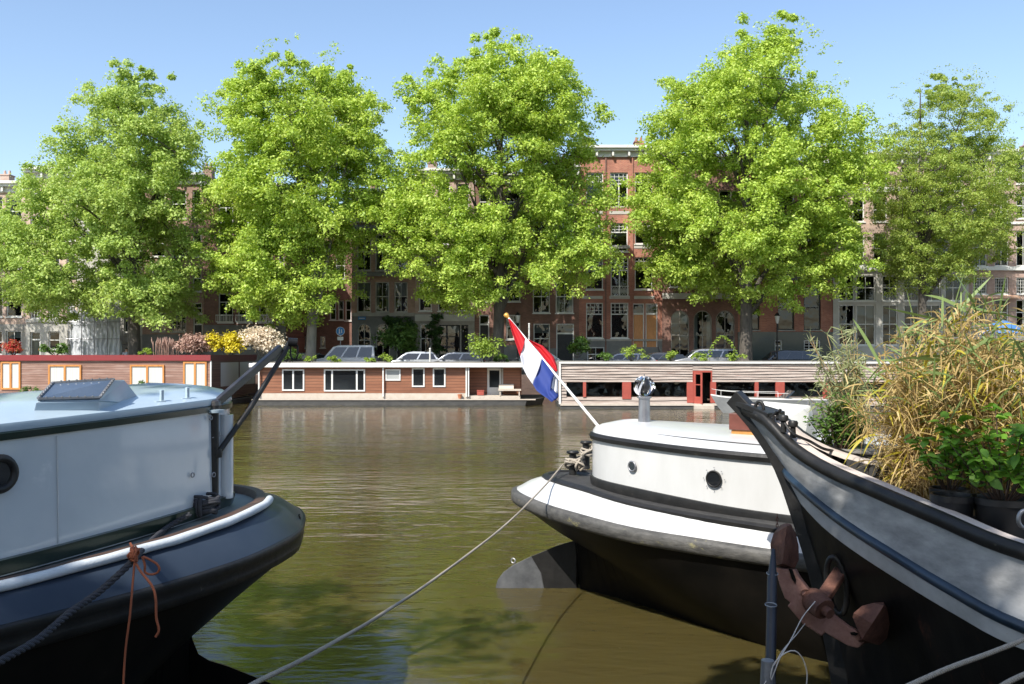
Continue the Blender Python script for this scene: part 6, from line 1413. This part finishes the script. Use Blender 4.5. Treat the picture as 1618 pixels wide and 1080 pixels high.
def lamp(label, px, ptop, d=60.0):
    b = Vector((wx(px, d), d, ZQ)); t = thing('street_lamp', label, 'lamp', b, 0, 'street lamps on the far quay'); h = wz(ptop, d) - ZQ
    mb = MB(); mb.lathe([(.12, 0), (.1, .3), (.06, .5), (.04, h-.75), (.06, h-.7)], n=12); mb.build('post', M['black'], t, smooth=True, angle=40)
    mb = MB(); mb.lathe([(.07, h-.7), (.17, h-.22), (.17, h-.2), (.06, h-.2)], n=6); mb.build('lantern', M['curtain'], t)
    mb = MB(); mb.lathe([(.2, h-.2), (.12, h-.08), (.03, h), (.001, h+.05)], n=6); mb.build('cap', M['black'], t)
lamp('lantern street lamp just left of the flag above the roof', 818, 493)
lamp('dark lantern street lamp between two dark windows at the right', 1228, 494)
for px, pt, l in ((679.5, 549, 'thin white post among the cars near the dark hatchback'), (64, 539, 'white post above the left houseboat roof'), (836, 510, 'slim white post with a ball top behind the flag')):
    b = Vector((wx(px, 57.6), 57.6, ZQ)); t = thing('bollard_post', l, 'post', b); h = wz(pt, 57.6) - ZQ
    mb = MB(); mb.lathe([(.06, 0), (.05, h-.1), (.07, h-.08), (.07, h-.04), (.001, h)], n=10); mb.build('post', M['white'], t, smooth=True, angle=40)
    mb = MB(); mb.lathe([(.1, 0), (.1, .05), (.07, .07)], n=10); mb.build('foot', M['steel'], t)
def bicycle(label, px, d=58.2, rz=0, seed=1):
    b = Vector((wx(px, d), d, ZQ)); t = thing('bicycle', label, 'bicycle', b, rz, 'bicycles parked on the far quay')
    for x in (-.52, .52):
        mb = MB(); mb.tube([(x + .34*math.cos(a), 0, .35 + .34*math.sin(a)) for a in [k*math.pi/12 for k in range(24)]], .018, 6, closed=True); wv = mb.build('wheel', M['tyre'], t)
        mb = MB()
        for k in range(8): a = k*math.pi/8; mb.tube([(x + .33*math.cos(a), 0, .35 + .33*math.sin(a)), (x - .33*math.cos(a), 0, .35 - .33*math.sin(a))], .003, 3)
        mb.build('spokes', M['steel'], wv)
    mb = MB(); A, B_, C_, D_, E_ = (-.52, 0, .35), (-.05, 0, .3), (-.2, 0, .88), (.36, 0, .9), (.52, 0, .35)
    for p, q in ((A, B_), (A, C_), (B_, C_), (B_, D_), (C_, D_), (D_, E_)): mb.tube([p, q], .016, 6)
    mb.build('frame', M['black'], t); mb = MB(); mb.tube([D_, (.32, 0, 1.05)], .014, 6); mb.tube([(.12, -.28, 1.05), (.3, -.2, 1.08), (.32, 0, 1.05), (.3, .2, 1.08), (.12, .28, 1.05)], .013, 6); mb.build('handlebar', M['steel'], t)
    mb = MB(); mb.prism([(-.33, -.08, .94), (-.33, .08, .94), (-.05, .02, .94), (-.05, -.02, .94)], [(-.33, -.08, 1.0), (-.33, .08, 1.0), (-.05, .02, .98), (-.05, -.02, .98)]); mb.build('saddle', M['plastic_black'], t)
for i, (px, l) in enumerate(((930, 'bicycle parked right of the dark green shrub'), (946, 'bicycle parked below the red brick house window'), (790, 'bicycle leaning left of the flag, half hidden by plants'), (812, 'bicycle behind the flagstaff tip above the roof'))): bicycle(l, px, rz=R(12*(-1)**i))

def person(label, base, rz, top_m, sitting=False, scale=1.0):
    t = thing('person', label, 'person', base, rz)
    J = {'pel': (0, 0, .95), 'ch': (0, 0, 1.3), 'nk': (0, 0, 1.48), 'hd': (0, .02, 1.62), 'ht': (0, 0, 1.72)}
    V = [(0,0,.95),(0,0,1.2),(0,0,1.4),(0,.0,1.5),(0,.02,1.6),(0,.01,1.7),(.17,0,1.41),(.24,.02,1.15),(.2,.2,1.02),(.14,.3,1.05),(-.17,0,1.41),(-.24,.02,1.15),(-.2,.2,1.02),(-.14,.3,1.05),(.1,0,.9),(.11,.02,.5),(.11,-.02,.08),(.11,.12,.04),(-.1,0,.9),(-.11,.06,.5),(-.11,.02,.08),(-.11,.16,.04)]
    E = [(0,1),(1,2),(2,3),(3,4),(4,5),(2,6),(6,7),(7,8),(8,9),(2,10),(10,11),(11,12),(12,13),(0,14),(14,15),(15,16),(16,17),(0,18),(18,19),(19,20),(20,21)]
    rr = [.14,.13,.15,.055,.09,.07,.065,.045,.035,.03,.065,.045,.035,.03,.09,.06,.045,.035,.09,.06,.045,.035]
    me = bpy.data.meshes.new('body'); me.from_pydata(V, E, []); me.materials.append(M['skin']); o = bpy.data.objects.new('body', me); COL.objects.link(o); o.parent = t; ALL.append(o)
    s = o.modifiers.new('skin', 'SKIN'); lay = me.skin_vertices[0] if len(me.skin_vertices) else None
    if lay is None:
        a = me.attributes  # skin layer is created with the modifier on evaluated data
        bpy.context.view_layer.objects.active = o
        try: bpy.ops.object.mode_set(mode='OBJECT')
        except Exception: pass
        try: bpy.ops.mesh.customdata_skin_add()
        except Exception: pass
        lay = me.skin_vertices[0] if len(me.skin_vertices) else None
    if lay:
        for i, r in enumerate(rr): lay.data[i].radius = (r, r*.8 if i < 3 else r)
        lay.data[0].use_root = True
    q = o.modifiers.new('sub', 'SUBSURF'); q.levels = q.render_levels = 1
    mb = MB(); rows = []
    for z, a, b_ in ((.9, .17, .13), (1.05, .16, .125), (1.25, .18, .13), (1.4, .19, .12), (1.47, .1, .08)): rows.append([(a*math.cos(k*math.pi/8), b_*math.sin(k*math.pi/8), z) for k in range(16)])
    mb.grid(rows, True)
    for sg in (-1, 1): mb.tube([(sg*.15, 0, 1.42), (sg*.22, .01, 1.28), (sg*.24, .03, 1.16)], [.085, .075, .065], 8)
    mb.build('shirt', top_m, t, smooth=True)
    mb = MB(); rows = []
    for z, a in ((1.6, .1), (1.66, .108), (1.72, .09), (1.76, .05)): rows.append([(a*.85*math.cos(k*math.pi/8), -.025 + a*math.sin(k*math.pi/8), z) for k in range(16)])
    mb.grid(rows, True); mb.poly(rows[-1]); mb.build('hair', M['hair'], t, smooth=True)
    mb = MB(); 
    for sg in (-1, 1): mb.tube([(sg*.09, 0, .97), (sg*.11, .02, .5), (sg*.11, 0, .1)], [.11, .085, .065], 8)
    mb.build('trousers', M['umbrella'], t, smooth=True)
person('person in a pale shirt walking below the scaffold, seen above the roof', Vector((wx(200, 62.5), 62.5, ZQ)), R(200), M['shirt'])
person('person in a pinkish top leaning at the open upper window on the right', Vector((bx_(1579), YF + .42, bz_(419) - .78)), R(180), mat('pink_top', (.55, .28, .22), .8))

# ------------------------------------------------------------------ plants on the barge
def blades(roots, dirs, lens, wid, droop, seg, rng):
    n = len(roots); t = np.linspace(0, 1, seg+1); out = []
    d = dirs/np.linalg.norm(dirs, axis=1)[:, None]; side_ = np.cross(d, rng.normal(size=(n, 3))); side_ /= np.linalg.norm(side_, axis=1)[:, None]
    P_ = []
    for q in t:
        p = roots + d*(lens*q)[:, None] + np.array([0, 0, -1])*(droop*lens*q*q)[:, None]; w_ = wid*np.clip(np.sin(np.pi*min(1, q*.82+.14))**.7, .02, 1) if q < 1 else wid*.03
        P_.append((p - side_*w_[:, None], p + side_*w_[:, None]))
    V = np.stack([x for pr in P_ for x in pr], 1)     # n, 2(seg+1), 3
    return V
def blade_mesh(name, V, seg, m, parent):
    n = V.shape[0]; k = V.shape[1]; base = (np.arange(n)*k)[:, None, None]
    f = np.array([[2*i, 2*i+1, 2*i+3, 2*i+2] for i in range(seg)])[None] + base; f = f.reshape(-1, 4)
    me = bpy.data.meshes.new(name); me.vertices.add(n*k); me.vertices.foreach_set('co', V.reshape(-1).astype(np.float32))
    nf = len(f); me.loops.add(nf*4); me.loops.foreach_set('vertex_index', f.reshape(-1).astype(np.int32)); me.polygons.add(nf); me.polygons.foreach_set('loop_start', np.arange(0, nf*4, 4, dtype=np.int32))
    me.update(calc_edges=True); me.validate(); me.materials.append(m); me.polygons.foreach_set('use_smooth', [True]*len(me.polygons))
    o = bpy.data.objects.new(name, me); COL.objects.link(o); ALL.append(o); o.parent = parent; return o
def bamboo():
    c = rfr.O + rfr.a*1.72 + rfr.b*.18; base = Vector((c.x, c.y, 1.70)); t = thing('bamboo', 'big dried straw coloured bamboo clump standing in the barge', 'bamboo', base)
    rng = np.random.default_rng(77); rnd = random.Random(77)
    culm = MB(); nodes = []; n = 300
    for k in range(n):
        a = rnd.uniform(0, 6.28); q = math.sqrt(rnd.random()); off_ = rfr.a*(q*math.cos(a)*.56) + rfr.b*(q*math.sin(a)*.24); x0, y0 = off_.x, off_.y
        h = rnd.uniform(.75, 1.5)*(1.06 - .3*q*abs(math.cos(a))); ln = rfr.a*(math.cos(a)*q*rnd.uniform(.0, .28)) + rfr.b*(math.sin(a)*q*.2); bx, by = ln.x + rnd.uniform(-.07, .07), ln.y + rnd.uniform(-.07, .07)
        pts = [Vector((x0, y0, 0)), Vector((x0 + bx*.25, y0 + by*.25, h*.4)), Vector((x0 + bx*.65, y0 + by*.65, h*.75)), Vector((x0 + bx*1.2, y0 + by*1.2, h))]; cc = crom(pts, 8)
        r = rnd.uniform(.0025, .0055); culm.tube(cc, [r*(1 - .6*i/7) for i in range(8)], 5, cap=False); nodes += [(cc[i], (cc[i]-cc[i-1]).normalized()) for i in range(2, 8)]
    culm.build('culms', M['cane'], t, smooth=True)
    P0 = np.array([tuple(p) for p, _ in nodes]); D0 = np.array([tuple(d) for _, d in nodes])
    def mk(nm, cnt, m, l0, l1, wd, dr0, dr1, upb, zmin=0):
        ok = np.where(P0[:, 2] > zmin)[0]; i = rng.choice(ok, cnt); r_ = P0[i] + rng.normal(size=(cnt, 3))*.035; d = D0[i]*upb + rng.normal(size=(cnt, 3))*.75; d[:, 2] += .1
        blade_mesh(nm, blades(r_, d, rng.uniform(l0, l1, cnt), rng.uniform(.5, 1.1, cnt)*wd, rng.uniform(dr0, dr1, cnt), 5, rng), 5, m, t)
    mk('dry_leaves', 9500, M['leaf_dry'], .07, .24, .0056, .1, .9, .5, .22)
    mk('yellow_leaves', 900, M['leaf_dryy'], .12, .3, .010, .2, 1.1, .5, .25)
    mk('green_leaves', 620, M['leaf_bamg'], .14, .34, .008, -.1, .5, .9, .7)
    # long upper blades sticking out of the top
    cnt = 46; ok = np.where(P0[:, 2] > 1.0)[0]; i = rng.choice(ok, cnt); d = rng.normal(size=(cnt, 3))*np.array([1, .6, .3]) + np.array([0, 0, .45])
    blade_mesh('long_leaves', blades(P0[i], d, rng.uniform(.25, .5, cnt), np.full(cnt, .012), rng.uniform(-.05, .3, cnt), 6, rng), 6, M['leaf_bamg'], t)
    # tub
    mb = MB()
    hx, hy = .66, .34
    ring = lambda s, z: [base*0 + rfr.a*(x*s) + rfr.b*(y*s) + Vector((0, 0, z)) for x, y in ((-hx, -hy), (hx, -hy), (hx, hy), (-hx, hy))]
    mb.prism(ring(.92, -.3), ring(1, .06)); mb.build('planter', M['plastic_black'], t, bevel=.01)
    mb = MB(); mb.prism(ring(.93, .062), ring(.93, .075)); mb.build('soil', M['soil'], t)
bamboo()
def leafy(name, label, c, w_, h_, n, ls, m, seed, stems=26, pot=None, cat='plant'):
    base = Vector(c); t = thing(name, label, cat, base); rnd = random.Random(seed); rng = np.random.default_rng(seed)
    mb = MB(); tips = []
    for k in range(stems):
        a = rnd.uniform(0, 6.28); q = math.sqrt(rnd.random()); x, y = q*math.cos(a)*w_*.5, q*math.sin(a)*w_*.38; h = h_*(rnd.uniform(.55, 1.0))*(1.05 - .35*q)
        cc = crom([Vector((x*.15, y*.15, 0)), Vector((x*.55, y*.55, h*.5)), Vector((x, y, h))], 8); mb.tube(cc, [.006*(1-.5*i/7) for i in range(8)], 5); tips += [cc[i] for i in (3, 4, 5, 6, 7, 7)]
    mb.build('stems', M['wood_rail'], t, smooth=True)
    # ovate leaves with a centre fold, six-point blades
    i = rng.integers(0, len(tips), n); p = np.array([tuple(q) for q in tips])[i] + rng.normal(size=(n, 3))*.02
    d = rng.normal(size=(n, 3))*np.array([1, 1, .35]) + np.array([0, 0, .25]); blade_mesh('foliage', ovate(p, d, rng.uniform(.6, 1.1, n)*ls, rng), 4, m, t)
    if pot:
        for (dx, dy_, r, hh) in pot:
            mb = MB(); mb.lathe([(r*.75, -hh), (r, -.02), (r*1.07, -.02), (r*1.07, .02), (r*.93, .02), (r*.9, -.04), (.001, -.04)], (dx, dy_, 0), 22); mb.build('pot', M['plastic_black'], t, smooth=True, angle=40)
    return t
def ovate(p, d, L_, rng):
    n = len(p); d = d/np.linalg.norm(d, axis=1)[:, None]; up = np.array([0, 0, 1.0]) + rng.normal(size=(n, 3))*.35; s = np.cross(d, up); s /= np.linalg.norm(s, axis=1)[:, None]
    out = []
    for q, w_ in ((0, .05), (.25, .32), (.55, .36), (.8, .2), (1, .01)):
        c = p + d*(L_*q)[:, None] + np.array([0, 0, -1])*(.35*L_*q*q)[:, None]
        out += [c - s*(L_*w_)[:, None], c + s*(L_*w_)[:, None]]
    return np.stack(out, 1)
c = P(1585, 790, 5.75); leafy('hydrangea', 'bright green broad leaved plant in a black pot at the right edge', c, .95, .62, 620, .085, M['leaf_hyd'], 91, 30, [(0, 0, .17, .3), (-.26, .12, .13, .22)])
c = P(1500, 775, 6.1); leafy('hydrangea', 'smaller green leaved plant overlapping the foot of the bamboo', c, .5, .5, 150, .08, M['leaf_hyd'], 92, 12, [(0, 0, .12, .2)])
c = P(1325, 722, 7.3); leafy('bay_shrub', 'dark small leaved shrub left of the bamboo near the stem', c, .5, .5, 1500, .04, M['leaf_green'], 93, 34, [(0, 0, .1, .16)])
def wispy():
    c = P(1350, 722, 7.5); t = thing('bamboo', 'wispy grey green bamboo shoots leaning left of the big clump', 'bamboo', c); rnd = random.Random(3); rng = np.random.default_rng(3); mb = MB(); nodes = []
    for k in range(44):
        x = rnd.uniform(-.1, .1); y = rnd.uniform(-.08, .08); dx = rnd.uniform(-.42, .1); h = rnd.uniform(.45, 1.05); cc = crom([Vector((x, y, 0)), Vector((x + dx*.3, y, h*.5)), Vector((x+dx, y, h))], 8); mb.tube(cc, .003, 4); nodes += cc[2:]
    mb.build('culms', M['cane'], t); P0 = np.array([tuple(p) for p in nodes]); i = rng.integers(0, len(P0), 2400); d = rng.normal(size=(2400, 3)) + np.array([-.2, 0, .5])
    blade_mesh('leaves', blades(P0[i], d, rng.uniform(.05, .13, 2400), np.full(2400, .0045), rng.uniform(0, .5, 2400), 3, rng), 3, leafmat('sage_leaves', (.2, .24, .1), (.3, .33, .16), (.42, .42, .22), .3), t)
    mb = MB(); mb.lathe([(.1, -.25), (.14, 0), (.13, .0), (.001, -.02)], n=16); mb.build('pot', M['plastic_black'], t)
wispy()
